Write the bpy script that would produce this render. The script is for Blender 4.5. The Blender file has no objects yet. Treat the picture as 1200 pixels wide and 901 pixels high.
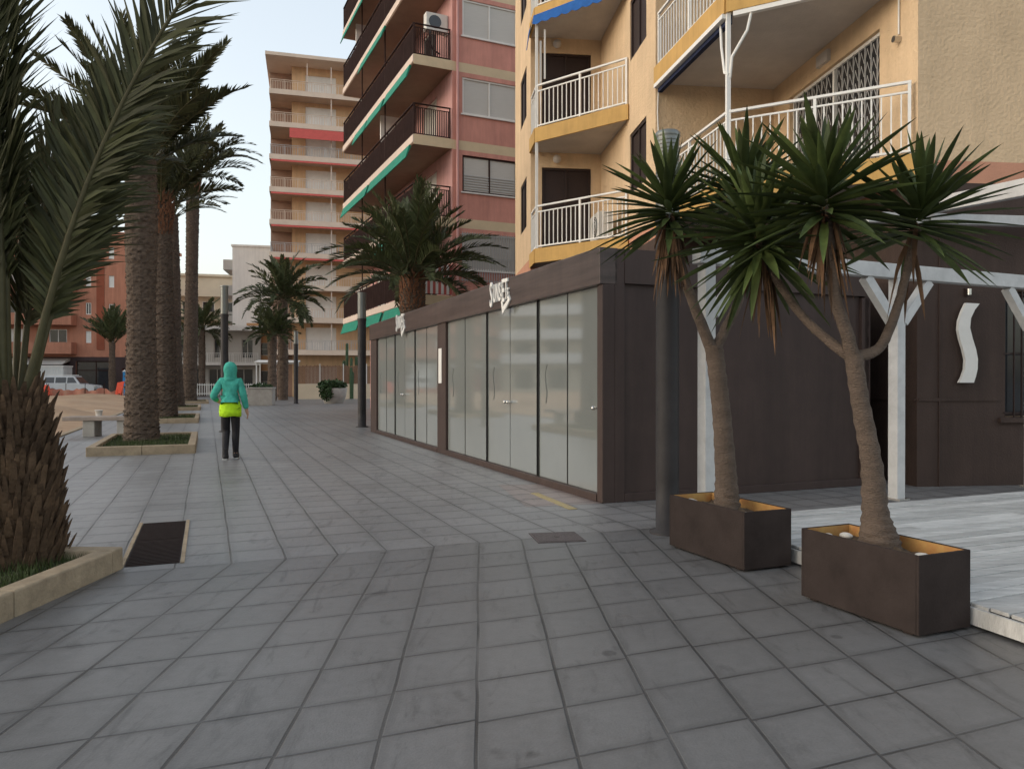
import bpy, math, random
from mathutils import Vector, Matrix
R = math.radians
scene = bpy.context.scene
COL = scene.collection
F = 889.0; CAMH = 1.4; HZ = 446.0          # focal length in photo pixels, eye height, horizon row

# ------------------------------------------------------------------ materials
def _n(nt, t, **kw):
    n = nt.nodes.new(t)
    for k, v in kw.items(): setattr(n, k, v)
    return n

def mat(name, col, rough=.8, var=.12, scale=6., bump=0., bscale=60., spec=.3, metal=0., stretch=(1, 1, 1), col2=None, rnd=0., trans=0., streak=0.):
    m = bpy.data.materials.new(name); m.use_nodes = True
    nt = m.node_tree; b = nt.nodes['Principled BSDF']; L = nt.links.new
    b.inputs['Roughness'].default_value = rough
    b.inputs['Specular IOR Level'].default_value = spec
    b.inputs['Metallic'].default_value = metal
    tc = _n(nt, 'ShaderNodeTexCoord'); mp = _n(nt, 'ShaderNodeMapping')
    mp.inputs['Scale'].default_value = stretch
    L(tc.outputs['Object'], mp.inputs['Vector'])
    nz = _n(nt, 'ShaderNodeTexNoise'); nz.inputs['Scale'].default_value = scale; nz.inputs['Detail'].default_value = 6; nz.inputs['Roughness'].default_value = .65
    L(mp.outputs[0], nz.inputs['Vector'])
    cr = _n(nt, 'ShaderNodeValToRGB')
    c2 = col2 if col2 else tuple(min(1, c * (1 + var)) for c in col)
    c1 = tuple(c * (1 - var) for c in col) if not col2 else col
    cr.color_ramp.elements[0].position = .3; cr.color_ramp.elements[1].position = .7
    cr.color_ramp.elements[0].color = (*c1, 1); cr.color_ramp.elements[1].color = (*c2, 1)
    L(nz.outputs['Fac'], cr.inputs['Fac'])
    out = cr.outputs['Color']
    if rnd:
        g = _n(nt, 'ShaderNodeNewGeometry'); hs = _n(nt, 'ShaderNodeHueSaturation')
        mr = _n(nt, 'ShaderNodeMapRange'); mr.inputs['To Min'].default_value = 1 - rnd; mr.inputs['To Max'].default_value = 1 + rnd
        L(g.outputs['Random Per Island'], mr.inputs['Value']); L(mr.outputs[0], hs.inputs['Value']); L(out, hs.inputs['Color']); out = hs.outputs[0]
    if streak:      # rain streaks and grime of the surface itself
        m2 = _n(nt, 'ShaderNodeMapping'); m2.inputs['Scale'].default_value = (2.2, 2.2, .22); L(tc.outputs['Object'], m2.inputs['Vector'])
        ns = _n(nt, 'ShaderNodeTexNoise'); ns.inputs['Scale'].default_value = 1.6; ns.inputs['Detail'].default_value = 7; ns.inputs['Roughness'].default_value = .7; L(m2.outputs[0], ns.inputs['Vector'])
        ms = _n(nt, 'ShaderNodeMapRange'); L(ns.outputs['Fac'], ms.inputs['Value']); ms.inputs['From Min'].default_value = .35; ms.inputs['From Max'].default_value = .70; ms.inputs['To Min'].default_value = 1 + streak * .3; ms.inputs['To Max'].default_value = 1 - streak
        h2 = _n(nt, 'ShaderNodeHueSaturation'); L(ms.outputs[0], h2.inputs['Value']); L(out, h2.inputs['Color']); out = h2.outputs[0]
    L(out, b.inputs['Base Color'])
    if bump:
        nb = _n(nt, 'ShaderNodeTexNoise'); nb.inputs['Scale'].default_value = bscale; nb.inputs['Detail'].default_value = 5
        L(mp.outputs[0], nb.inputs['Vector'])
        bm = _n(nt, 'ShaderNodeBump'); bm.inputs['Strength'].default_value = bump; bm.inputs['Distance'].default_value = .02
        L(nb.outputs['Fac'], bm.inputs['Height']); L(bm.outputs[0], b.inputs['Normal'])
    if trans:
        tr = _n(nt, 'ShaderNodeBsdfTranslucent'); mx = _n(nt, 'ShaderNodeMixShader'); mx.inputs[0].default_value = trans
        L(out, tr.inputs['Color']); L(b.outputs[0], mx.inputs[1]); L(tr.outputs[0], mx.inputs[2])
        L(mx.outputs[0], nt.nodes['Material Output'].inputs['Surface'])
    return m

def paver_mat(name, col, jw_u, jw_v):
    """stone slabs laid by the UV grid (one slab per unit), dark joints, stains and a slightly worn sheen"""
    m = bpy.data.materials.new(name); m.use_nodes = True
    nt = m.node_tree; b = nt.nodes['Principled BSDF']; L = nt.links.new
    uv = _n(nt, 'ShaderNodeUVMap'); uv.uv_map = 'grid'
    tc = _n(nt, 'ShaderNodeTexCoord')
    # wobble so that joints are not ruler-straight
    nw = _n(nt, 'ShaderNodeTexNoise'); nw.inputs['Scale'].default_value = 1.3
    L(tc.outputs['Object'], nw.inputs['Vector'])
    sub = _n(nt, 'ShaderNodeVectorMath', operation='SUBTRACT'); L(nw.outputs['Color'], sub.inputs[0]); sub.inputs[1].default_value = (.5, .5, .5)
    sc = _n(nt, 'ShaderNodeVectorMath', operation='SCALE'); L(sub.outputs[0], sc.inputs[0]); sc.inputs['Scale'].default_value = .055
    ad = _n(nt, 'ShaderNodeVectorMath', operation='ADD'); L(uv.outputs[0], ad.inputs[0]); L(sc.outputs[0], ad.inputs[1])
    sx = _n(nt, 'ShaderNodeSeparateXYZ'); L(ad.outputs[0], sx.inputs[0])
    def M(op, a, c=None):
        n = _n(nt, 'ShaderNodeMath', operation=op)
        for i, v in enumerate((a, c)):
            if v is None: continue
            if isinstance(v, (int, float)): n.inputs[i].default_value = v
            else: L(v, n.inputs[i])
        return n.outputs[0]
    # per column random shift of the cross joints (slight) and per joint strength
    fx = M('FLOOR', sx.outputs[0]); 
    w1 = _n(nt, 'ShaderNodeTexWhiteNoise', noise_dimensions='1D'); L(fx, w1.inputs['W'])
    v2 = M('ADD', sx.outputs[1], M('MULTIPLY', M('SUBTRACT', w1.outputs['Value'], .5), .10))
    fy = M('FLOOR', v2)
    cb = _n(nt, 'ShaderNodeCombineXYZ'); L(fx, cb.inputs[0]); L(fy, cb.inputs[1])
    w2 = _n(nt, 'ShaderNodeTexWhiteNoise', noise_dimensions='2D'); L(cb.outputs[0], w2.inputs['Vector'])
    def joint(coord, w):
        d = M('ABSOLUTE', M('SUBTRACT', M('FRACT', coord), .5))       # .5 at the joint
        mr = _n(nt, 'ShaderNodeMapRange', interpolation_type='SMOOTHSTEP'); L(d, mr.inputs['Value'])
        mr.inputs['From Min'].default_value = .5 - w; mr.inputs['From Max'].default_value = .5 - w * .35
        return mr.outputs[0]
    jx = joint(sx.outputs[0], jw_u); jy = joint(v2, jw_v)
    nj = _n(nt, 'ShaderNodeTexNoise'); nj.inputs['Scale'].default_value = 2.2; L(tc.outputs['Object'], nj.inputs['Vector'])
    jst = M('ADD', M('MULTIPLY', nj.outputs['Fac'], 1.4), -.05)
    J = M('MULTIPLY', M('MAXIMUM', jx, M('MULTIPLY', jy, .95)), jst)
    # slab colour
    n1 = _n(nt, 'ShaderNodeTexNoise'); n1.inputs['Scale'].default_value = .9; n1.inputs['Detail'].default_value = 8; n1.inputs['Roughness'].default_value = .7; L(tc.outputs['Object'], n1.inputs['Vector'])
    n2 = _n(nt, 'ShaderNodeTexNoise'); n2.inputs['Scale'].default_value = 90; n2.inputs['Detail'].default_value = 3; L(tc.outputs['Object'], n2.inputs['Vector'])
    n3 = _n(nt, 'ShaderNodeTexNoise'); n3.inputs['Scale'].default_value = 5.5; n3.inputs['Detail'].default_value = 4; L(tc.outputs['Object'], n3.inputs['Vector'])
    val = M('ADD', M('ADD', M('MULTIPLY', n1.outputs['Fac'], .55), M('MULTIPLY', w2.outputs['Value'], .13)), M('MULTIPLY', n2.outputs['Fac'], .35))
    n4 = _n(nt, 'ShaderNodeTexNoise'); n4.inputs['Scale'].default_value = 14; n4.inputs['Detail'].default_value = 6; n4.inputs['Roughness'].default_value = .75; L(tc.outputs['Object'], n4.inputs['Vector'])
    val = M('ADD', val, M('MULTIPLY', n4.outputs['Fac'], .55))
    n5 = _n(nt, 'ShaderNodeTexNoise'); n5.inputs['Scale'].default_value = .35; n5.inputs['Detail'].default_value = 5; n5.inputs['Distortion'].default_value = .8; L(tc.outputs['Object'], n5.inputs['Vector'])
    val = M('ADD', val, M('MULTIPLY', n5.outputs['Fac'], .5))
    wide = M('MAXIMUM', joint(sx.outputs[0], .16), joint(v2, .13))
    val = M('SUBTRACT', val, M('MULTIPLY', wide, M('MULTIPLY', n4.outputs['Fac'], .30)))
    val = M('ADD', val, -.02)
    spot = _n(nt, 'ShaderNodeMapRange', interpolation_type='SMOOTHSTEP'); L(n3.outputs['Fac'], spot.inputs['Value'])
    spot.inputs['From Min'].default_value = .60; spot.inputs['From Max'].default_value = .74; spot.inputs['To Max'].default_value = .42
    gate = _n(nt, 'ShaderNodeTexNoise'); gate.inputs['Scale'].default_value = .55; gate.inputs['Detail'].default_value = 3; L(tc.outputs['Object'], gate.inputs['Vector'])
    gm = _n(nt, 'ShaderNodeMapRange', interpolation_type='SMOOTHSTEP'); L(gate.outputs['Fac'], gm.inputs['Value']); gm.inputs['From Min'].default_value = .45; gm.inputs['From Max'].default_value = .62
    mp6 = _n(nt, 'ShaderNodeMapping'); mp6.inputs['Rotation'].default_value = (0, 0, .5); mp6.inputs['Scale'].default_value = (3.2, .8, 1); L(tc.outputs['Object'], mp6.inputs['Vector'])
    n6 = _n(nt, 'ShaderNodeTexNoise'); n6.inputs['Scale'].default_value = 2.; n6.inputs['Detail'].default_value = 7; n6.inputs['Roughness'].default_value = .7; n6.inputs['Distortion'].default_value = 1.2; L(mp6.outputs[0], n6.inputs['Vector'])
    st = _n(nt, 'ShaderNodeMapRange', interpolation_type='SMOOTHSTEP'); L(n6.outputs['Fac'], st.inputs['Value']); st.inputs['From Min'].default_value = .52; st.inputs['From Max'].default_value = .72; st.inputs['To Max'].default_value = .38
    val = M('MULTIPLY', val, M('SUBTRACT', 1., M('MULTIPLY', spot.outputs[0], gm.outputs[0])))
    val = M('MULTIPLY', val, M('SUBTRACT', 1.02, st.outputs[0]))
    # chewing-gum like dots
    vo = _n(nt, 'ShaderNodeTexVoronoi'); vo.inputs['Scale'].default_value = 1.5; L(tc.outputs['Object'], vo.inputs['Vector'])
    vd = _n(nt, 'ShaderNodeMapRange', interpolation_type='SMOOTHSTEP'); L(M('ADD', vo.outputs['Distance'], M('MULTIPLY', M('SUBTRACT', n3.outputs['Fac'], .5), .12)), vd.inputs['Value'])
    vd.inputs['From Min'].default_value = .035; vd.inputs['From Max'].default_value = .065; vd.inputs['To Min'].default_value = .62; vd.inputs['To Max'].default_value = 1
    val = M('MULTIPLY', val, vd.outputs[0])
    mixc = _n(nt, 'ShaderNodeMix', data_type='RGBA', blend_type='MULTIPLY'); mixc.inputs['Factor'].default_value = 1
    mixc.inputs[6].default_value = (*col, 1)
    cc = _n(nt, 'ShaderNodeCombineColor'); L(val, cc.inputs[0]); L(val, cc.inputs[1]); L(val, cc.inputs[2]); L(cc.outputs[0], mixc.inputs[7])
    mj = _n(nt, 'ShaderNodeMix', data_type='RGBA'); L(M('MINIMUM', M('MULTIPLY', J, .95), 1.), mj.inputs['Factor']); L(mixc.outputs[2], mj.inputs[6]); mj.inputs[7].default_value = (.022, .020, .019, 1)
    L(mj.outputs[2], b.inputs['Base Color'])
    rr = _n(nt, 'ShaderNodeMapRange'); L(n1.outputs['Fac'], rr.inputs['Value']); rr.inputs['To Min'].default_value = .30; rr.inputs['To Max'].default_value = .52
    L(rr.outputs[0], b.inputs['Roughness']); b.inputs['Specular IOR Level'].default_value = .55
    bp = _n(nt, 'ShaderNodeBump'); bp.inputs['Strength'].default_value = .5; bp.inputs['Distance'].default_value = .01
    h = M('ADD', M('MULTIPLY', J, -1.), M('ADD', M('MULTIPLY', n2.outputs['Fac'], .25), M('MULTIPLY', w2.outputs['Value'], .3)))
    L(h, bp.inputs['Height']); L(bp.outputs[0], b.inputs['Normal'])
    return m

MT = {}
def defm(key, *a, **k): MT[key] = mat(key, *a, **k)

# ------------------------------------------------------------------ mesh building
class MB:
    def __init__(s): s.v = []; s.f = []; s.mi = []; s.sm = []
    def add(s, vs, fs, mi=0, smooth=False):
        o = len(s.v); s.v += [tuple(p) for p in vs]
        for f in fs: s.f.append(tuple(i + o for i in f)); s.mi.append(mi); s.sm.append(smooth)
    def hexa(s, p, mi=0):     # 8 corners: bottom 4 ccw, top 4 ccw
        s.add(p, [(3, 2, 1, 0), (4, 5, 6, 7), (0, 1, 5, 4), (1, 2, 6, 5), (2, 3, 7, 6), (3, 0, 4, 7)], mi)
    def box(s, x0, x1, y0, y1, z0, z1, mi=0):
        s.hexa([(x0, y0, z0), (x1, y0, z0), (x1, y1, z0), (x0, y1, z0), (x0, y0, z1), (x1, y0, z1), (x1, y1, z1), (x0, y1, z1)], mi)
    def bar(s, a, b, w, h, up=(0, 0, 1), mi=0):   # rectangular beam between two points
        a = Vector(a); b = Vector(b); t = (b - a).normalized(); up = Vector(up)
        x = t.cross(up)
        if x.length < 1e-4: x = t.cross(Vector((1, 0, 0)))
        x.normalize(); u = x.cross(t).normalized()
        x *= w / 2; u *= h / 2
        s.hexa([a - x - u, a + x - u, b + x - u, b - x - u, a - x + u, a + x + u, b + x + u, b - x + u], mi)
    def prism(s, poly, z0, z1, mi=0):
        n = len(poly); vs = [(x, y, z0) for x, y in poly] + [(x, y, z1) for x, y in poly]
        fs = [tuple(range(n))[::-1], tuple(range(n, 2 * n))] + [(i, (i + 1) % n, n + (i + 1) % n, n + i) for i in range(n)]
        s.add(vs, fs, mi)
    def tube(s, pts, rad, n=8, mi=0, smooth=True, cap=True, fn=None):
        pts = [Vector(p) for p in pts]; k = len(pts)
        if not hasattr(rad, '__len__'): rad = [rad] * k
        t0 = (pts[1] - pts[0]).normalized(); ref = Vector((1, 0, 0)) if abs(t0.z) > .8 else Vector((0, 0, 1))
        vs = []
        x = (ref - t0 * ref.dot(t0)).normalized()
        for i, p in enumerate(pts):
            t = (pts[min(i + 1, k - 1)] - pts[max(i - 1, 0)]).normalized()
            x = (x - t * x.dot(t)).normalized(); y = t.cross(x)
            for j in range(n):
                a = 2 * math.pi * j / n; r = rad[i] * (fn(i, j, a) if fn else 1)
                vs.append(p + x * math.cos(a) * r + y * math.sin(a) * r)
        fs = [(i * n + j, i * n + (j + 1) % n, (i + 1) * n + (j + 1) % n, (i + 1) * n + j) for i in range(k - 1) for j in range(n)]
        s.add(vs, fs, mi, smooth)
        if cap:
            s.add(vs[:n], [tuple(range(n))[::-1]], mi); s.add(vs[-n:], [tuple(range(n))], mi)
    def lathe(s, prof, n=16, c=(0, 0), mi=0, smooth=True):
        vs = []; k = len(prof)
        for r, z in prof:
            for j in range(n):
                a = 2 * math.pi * j / n; vs.append((c[0] + r * math.cos(a), c[1] + r * math.sin(a), z))
        s.add(vs, [(i * n + j, i * n + (j + 1) % n, (i + 1) * n + (j + 1) % n, (i + 1) * n + j) for i in range(k - 1) for j in range(n)], mi, smooth)
        s.add(vs[:n], [tuple(range(n))[::-1]], mi); s.add(vs[-n:], [tuple(range(n))], mi)
    def ball(s, c, r, n=12, m=8, mi=0, sc=(1, 1, 1)):
        vs = []
        for i in range(m + 1):
            th = math.pi * i / m
            for j in range(n):
                a = 2 * math.pi * j / n
                vs.append((c[0] + r * sc[0] * math.sin(th) * math.cos(a), c[1] + r * sc[1] * math.sin(th) * math.sin(a), c[2] + r * sc[2] * math.cos(th)))
        s.add(vs, [(i * n + j, (i + 1) * n + j, (i + 1) * n + (j + 1) % n, i * n + (j + 1) % n) for i in range(m) for j in range(n)], mi, True)
    def build(s, name, mats, parent=None, bevel=0.):
        me = bpy.data.meshes.new(name); me.from_pydata(s.v, [], s.f)
        me.polygons.foreach_set('material_index', s.mi); me.polygons.foreach_set('use_smooth', s.sm)
        if not isinstance(mats, (list, tuple)): mats = [mats]
        for m in mats: me.materials.append(MT[m] if isinstance(m, str) else m)
        me.update()
        o = bpy.data.objects.new(name, me); COL.objects.link(o)
        if parent: o.parent = parent
        if bevel:
            b = o.modifiers.new('bevel', 'BEVEL'); b.width = bevel; b.segments = 2; b.limit_method = 'ANGLE'
        return o

def tag(o, label=None, cat=None, group=None, kind=None):
    if label: o['label'] = label
    if cat: o['category'] = cat
    if group: o['group'] = group
    if kind: o['kind'] = kind
    return o
def thing(name, label, cat, loc=(0, 0, 0), rz=0., group=None):
    o = bpy.data.objects.new(name, None); COL.objects.link(o); o.empty_display_size = .3
    o.location = loc; o.rotation_euler = (0, 0, rz)
    return tag(o, label, cat, group)
def copy_tree(o, parent=None):
    c = o.copy(); COL.objects.link(c)
    if parent: c.parent = parent
    for ch in list(o.children): copy_tree(ch, c)
    return c

def G(px, py, z=0.):
    d = F * (CAMH - z) / (py - HZ); return Vector(((px - 600) / F * d, d, z))
def AT(px, py, d):
    return Vector(((px - 600) / F * d, d, CAMH + (HZ - py) / F * d))

# ------------------------------------------------------------------ walls with openings
class Wall:
    """vertical wall line A->B, outside on its right-hand side"""
    def __init__(s, A, B):
        s.A = Vector((A[0], A[1])); d = Vector((B[0], B[1])) - s.A; s.len = d.length; s.t = d.normalized(); s.n = Vector((s.t.y, -s.t.x))
    def p(s, a, d, z):
        q = s.A + s.t * a + s.n * d; return (q.x, q.y, z)
    def box(s, mb, a0, a1, d0, d1, z0, z1, mi=0):
        mb.hexa([s.p(a0, d1, z0), s.p(a1, d1, z0), s.p(a1, d0, z0), s.p(a0, d0, z0), s.p(a0, d1, z1), s.p(a1, d1, z1), s.p(a1, d0, z1), s.p(a0, d0, z1)], mi)
    def face(s, mb, z0, z1, ops=(), depth=.15, mi=0, bands=()):
        """bands: (za, zb, material) paint the wall over a height range"""
        xs = sorted({0., s.len} | {round(v, 4) for o in ops for v in o[:2]})
        zs = sorted({z0, z1} | {round(v, 4) for o in ops for v in o[2:4]} | {v for b in bands for v in b[:2] if z0 < v < z1})
        for i in range(len(xs) - 1):
            for j in range(len(zs) - 1):
                cx = (xs[i] + xs[i + 1]) / 2; cz = (zs[j] + zs[j + 1]) / 2
                if any(o[0] < cx < o[1] and o[2] < cz < o[3] for o in ops): continue
                m = mi
                for b in bands:
                    if b[0] < cz < b[1]: m = b[2]
                mb.add([s.p(xs[i], 0, zs[j]), s.p(xs[i + 1], 0, zs[j]), s.p(xs[i + 1], 0, zs[j + 1]), s.p(xs[i], 0, zs[j + 1])], [(0, 1, 2, 3)], m)
        for a0, a1, za, zb in [o[:4] for o in ops]:
            q = [(a0, za), (a1, za), (a1, zb), (a0, zb)]
            for k in range(4):
                u, w = q[k], q[(k + 1) % 4]
                mb.add([s.p(u[0], 0, u[1]), s.p(w[0], 0, w[1]), s.p(w[0], -depth, w[1]), s.p(u[0], -depth, u[1])], [(0, 3, 2, 1)], mi)

def window(root, W, a0, a1, za, zb, frame='white_paint', pane='blind_grey', fw=.05, muls=(), trans=(), depth=.11, name='window', sill=None, grille=None, label=None):
    mb = MB(); e = .004
    W.box(mb, a0 + e, a0 + fw, -depth, -depth + .05, za + e, zb - e); W.box(mb, a1 - fw, a1 - e, -depth, -depth + .05, za + e, zb - e)
    W.box(mb, a0 + fw, a1 - fw, -depth, -depth + .05, za + e, za + fw); W.box(mb, a0 + fw, a1 - fw, -depth, -depth + .05, zb - fw, zb - e)
    for m in muls: W.box(mb, m - fw * .45, m + fw * .45, -depth, -depth + .047, za + fw, zb - fw)
    for t in trans: W.box(mb, a0 + fw, a1 - fw, -depth, -depth + .043, t - fw * .4, t + fw * .4)
    f = mb.build(name, frame, root)
    if label: f['label'] = label
    mp = MB(); W.box(mp, a0 + .01, a1 - .01, -depth - .03, -depth + .015, za + .01, zb - .01)
    mp.build('pane', pane, f)
    if sill:
        ms = MB(); W.box(ms, a0 - .06, a1 + .06, -.02, .06, za - .05, za - .003); ms.build('sill', sill, f)
    if grille: 
        mg = MB(); k = int((a1 - a0) / grille[0])
        for i in range(1, k): W.box(mg, a0 + (a1 - a0) * i / k - grille[1] / 2, a0 + (a1 - a0) * i / k + grille[1] / 2, .012, .03, za - .02, zb + .02)
        for z in (za + .05, (za + zb) / 2, zb - .05): W.box(mg, a0 - .02, a1 + .02, .004, .0115, z - .012, z + .012)
        mg.build('grille', grille[2], f)
    return f

def railing(root, pts, z0, z1, m, step=.12, bar=.016, rail=.05, posts=True, panel=None, name='railing', midrail=True):
    mb = MB()
    for A, B in zip(pts, pts[1:]):
        W = Wall(A, B); n = max(2, int(W.len / step))
        W.box(mb, 0, W.len, -rail / 2, rail / 2, z1 - .035, z1)
        if midrail: W.box(mb, .01, W.len - .01, -.014, .014, z1 - .16, z1 - .135)
        W.box(mb, .01, W.len - .01, -.016, .016, z0 + .06, z0 + .09)
        top = z1 - .16 if midrail else z1 - .035
        for i in range(1, n):
            a = W.len * i / n; W.box(mb, a - bar / 2, a + bar / 2, -bar / 2, bar / 2, z0 + .09, top)
        if posts:
            k = max(1, round(W.len / 1.15))
            for i in range(k + 1):
                a = min(max(W.len * i / k, .022), W.len - .022); W.box(mb, a - .02, a + .02, -.019, .019, z0 - .02, z1 - .0355)
        if panel: W.box(mb, .03, W.len - .03, .02, .03, z0 + .05, z1 - .06, 1)
    return mb.build(name, [m, panel] if panel else m, root)

# ------------------------------------------------------------------ leaves
def frond(mb, base, az, el, L, droop, roll, nl, ll, lw, rng, N=10, stem=.022, start=.17, stem_mi=1, vee=.45, taper=.4, ragged=.14, curl=.0, a0=62, a1=28, sagk=1.):
    p = Vector(base); pts = [p.copy()]; tang = []
    for i in range(N):
        t = (i + .5) / N; e = el - droop * t ** 1.4; a = az + curl * t
        d = Vector((math.cos(a) * math.cos(e), math.sin(a) * math.cos(e), math.sin(e)))
        p = p + d * (L / N); pts.append(p.copy()); tang.append(d)
    mb.tube(pts, [stem * (1.5 if i == 0 else 1 - .85 * i / N) for i in range(N + 1)], 4, stem_mi, cap=False)
    def at(t):
        x = t * N; i = min(int(x), N - 1); return pts[i].lerp(pts[i + 1], x - i), tang[i]
    for k in range(nl):
        t = start + (1 - start) * (k + .5) / nl; q, T = at(t)
        S0 = Vector((0, 0, 1)).cross(T)
        if S0.length < .05: S0 = Vector((-math.sin(az), math.cos(az), 0))
        S0.normalize(); U0 = T.cross(S0)
        S = S0 * math.cos(roll) + U0 * math.sin(roll); U = T.cross(S)
        f = (t - start) / (1 - start)
        ln = ll * min(1., .35 + 2.2 * f) * (1 - (1 - taper) * max(0, (f - .35) / .65) ** 1.5)
        ang = R(a0 + (a1 - a0) * f)
        for sg in (-1, 1):
            if rng.random() < .03: continue
            l = ln * (1 + rng.uniform(-ragged, ragged)); v = vee + rng.uniform(-.22, .22); a = ang + rng.uniform(-.10, .10)
            D = T * math.cos(a) + (S * sg * math.cos(v) + U * math.sin(v)) * math.sin(a); D.normalize()
            Wd = D.cross(U); Wd = Wd.normalized() * lw * .5
            Wd = (Wd + U * rng.uniform(-.35, .35) * lw).normalized() * lw * .5
            m1 = q + D * l * .45; D2 = (D - Vector((0, 0, 1)) * rng.uniform(.02, .22) * sagk).normalized(); tip = m1 + D2 * l * .55
            mb.add([q - Wd * .5, q + Wd * .5, m1 + Wd, m1 - Wd, tip], [(0, 1, 2, 3), (3, 2, 4)], 0)

def sword(mb, base, d, L, w, rng, mi=0, sag=.12, twist=.3):
    d = Vector(d).normalized(); z = Vector((0, 0, 1)); s = d.cross(z)
    if s.length < .05: s = Vector((1, 0, 0))
    s.normalize(); u = s.cross(d)
    tw = rng.uniform(-twist, twist); s2 = s * math.cos(tw) + u * math.sin(tw); u2 = s2.cross(d)
    vs = []; prof = [(0, .55), (.12, .75), (.4, 1.), (.7, .72), (.9, .3)]
    p0 = Vector(base)
    for t, k in prof:
        c = p0 + d * L * t - z * sag * L * t * t
        vs += [c - s2 * w * k / 2 + u2 * w * k * .16, c - u2 * w * k * .10, c + s2 * w * k / 2 + u2 * w * k * .16]
    vs.append(p0 + d * L - z * sag * L)
    fs = []
    for i in range(4):
        a = i * 3; fs += [(a, a + 1, a + 4, a + 3), (a + 1, a + 2, a + 5, a + 4)]
    fs += [(12, 13, 15), (13, 14, 15)]
    mb.add(vs, fs, mi, True)
# ------------------------------------------------------------------ palette (linear base colours)
defm('brown_paint', (.056, .036, .031), .6, .10, 3, .06, 40, spec=.3, streak=.22)
defm('brown_wall', (.058, .038, .031), .75, .12, 2.5, .35, 40, streak=.25)
defm('fascia_brown', (.075, .054, .048), .36, .35, 2, .08, 20, stretch=(1, .25, 5), spec=.28, streak=.2)
defm('white_paint', (.72, .71, .68), .5, .06, 4)
defm('white_wood', (.50, .50, .495), .6, .14, 5, .15, 30, stretch=(1, 1, 1))
defm('deck_board', (.50, .495, .48), .65, .25, 4, .3, 30, stretch=(.8, 4, 1), rnd=.2)
defm('black_rubber', (.012, .012, .012), .5, .1)
defm('frosted_glass', (.25, .27, .262), .05, .05, .8, spec=.5)
MT['frosted_glass'].node_tree.nodes['Principled BSDF'].inputs['IOR'].default_value = 4.6
defm('steel', (.55, .54, .52), .25, .05, 5, metal=1.)
defm('planter_brown', (.038, .029, .0265), .9, .22, 4, .12, 60, spec=.1)
defm('planter_lining', (.46, .30, .10), .7, .35, 6, .1, 50, col2=(.36, .15, .05))
defm('soil', (.10, .07, .045), .95, .4, 20, .6, 40)
defm('pebble_white', (.6, .57, .52), .7, .1)
defm('yucca_leaf', (.058, .080, .024), .55, .35, 9, rnd=.5, spec=.25, trans=.12)
defm('yucca_dead', (.12, .068, .038), .9, .4, 12, rnd=.45)
defm('yucca_trunk', (.115, .085, .066), .9, .25, 5, .8, 45, stretch=(1, 1, 3))
defm('pole_dark', (.033, .030, .031), .55, .25, 3, .08, 30, spec=.25)
defm('pole_head', (.20, .205, .19), .35, .12, 3, metal=.6)
defm('kerb_stone', (.32, .25, .17), .85, .25, 6, .35, 40)
defm('grate', (.030, .021, .019), .8, .15, 10, .3, 80, spec=.1)
defm('manhole', (.10, .082, .08), .6, .2, 30, .5, 60)
defm('yellow_mark', (.42, .33, .13), .8, .35, 20, col2=(.30, .25, .18))
defm('pink_slab', (.30, .215, .20), .7, .2, 5, .15, 50)
defm('cable', (.3, .3, .3), .6)
PAV_FAR_LIT = paver_mat('paver_far_lit', (.196, .191, .189), .026, .022)  # brighter light under the open sky is painted into this tint
PAV_NEAR_SHADED = paver_mat('paver_near_shaded', (.148, .144, .142), .028, .024)  # slab tint darkened to paint in the shade of building and palm
PAV_EDGE = paver_mat('paver_edge', (.22, .18, .168), .03, .04)
defm('asphalt', (.16, .155, .15), .85, .2, 2, .3, 60)
defm('sand', (.46, .32, .205), .95, .35, .5, .6, 9, col2=(.33, .21, .13))

# ------------------------------------------------------------------ ground
TH = R(21.9)                              # the promenade runs 21.9 degrees left of the view
D1 = Vector((-math.sin(TH), math.cos(TH))); D2 = Vector((math.cos(TH), math.sin(TH)))
NN = Vector((-math.sin(R(2.4)), math.cos(R(2.4))))
S0 = Vector((-1.03, 6.25))                # a point of the seam between the two paving fields
mb = MB(); mb.add([(-600, -300, -.03), (600, -300, -.03), (600, 900, -.03), (-600, 900, -.03)], [(0, 1, 2, 3)])
tag(mb.build('ground', 'asphalt'), kind='structure')

def sheet(name, pts, z, m, uvf=None, kind='structure'):
    b = MB(); b.add([(x, y, z) for x, y in pts], [tuple(range(len(pts)))]); o = b.build(name, m)
    if uvf:
        l = o.data.uv_layers.new(name='grid')
        for i, lp in enumerate(o.data.loops):
            l.data[i].uv = uvf(Vector(o.data.vertices[lp.vertex_index].co[:2]))
    return tag(o, kind=kind)
def uv_far(p): q = p - S0; return (q.dot(D2) / .40, q.dot(D1) / .405)
det = D2.x * NN.y - D2.y * NN.x
def uv_near(p):
    q = p - S0; a = (q.x * NN.y - q.y * NN.x) / det; b = (D2.x * q.y - D2.y * q.x) / det
    return (a / .40, b / .43)
def SP(a, b): q = S0 + D2 * a + D1 * b; return (q.x, q.y)
sheet('plaza_paving', [SP(-4.75, 0), SP(22, 0), SP(22, 62), SP(-4.75, 62)], 0, PAV_FAR_LIT, uv_far)
sheet('foreground_paving', [SP(-14, 0), SP(-14, -16), SP(22, -16), SP(22, 0)], 0, PAV_NEAR_SHADED, uv_near)
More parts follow.
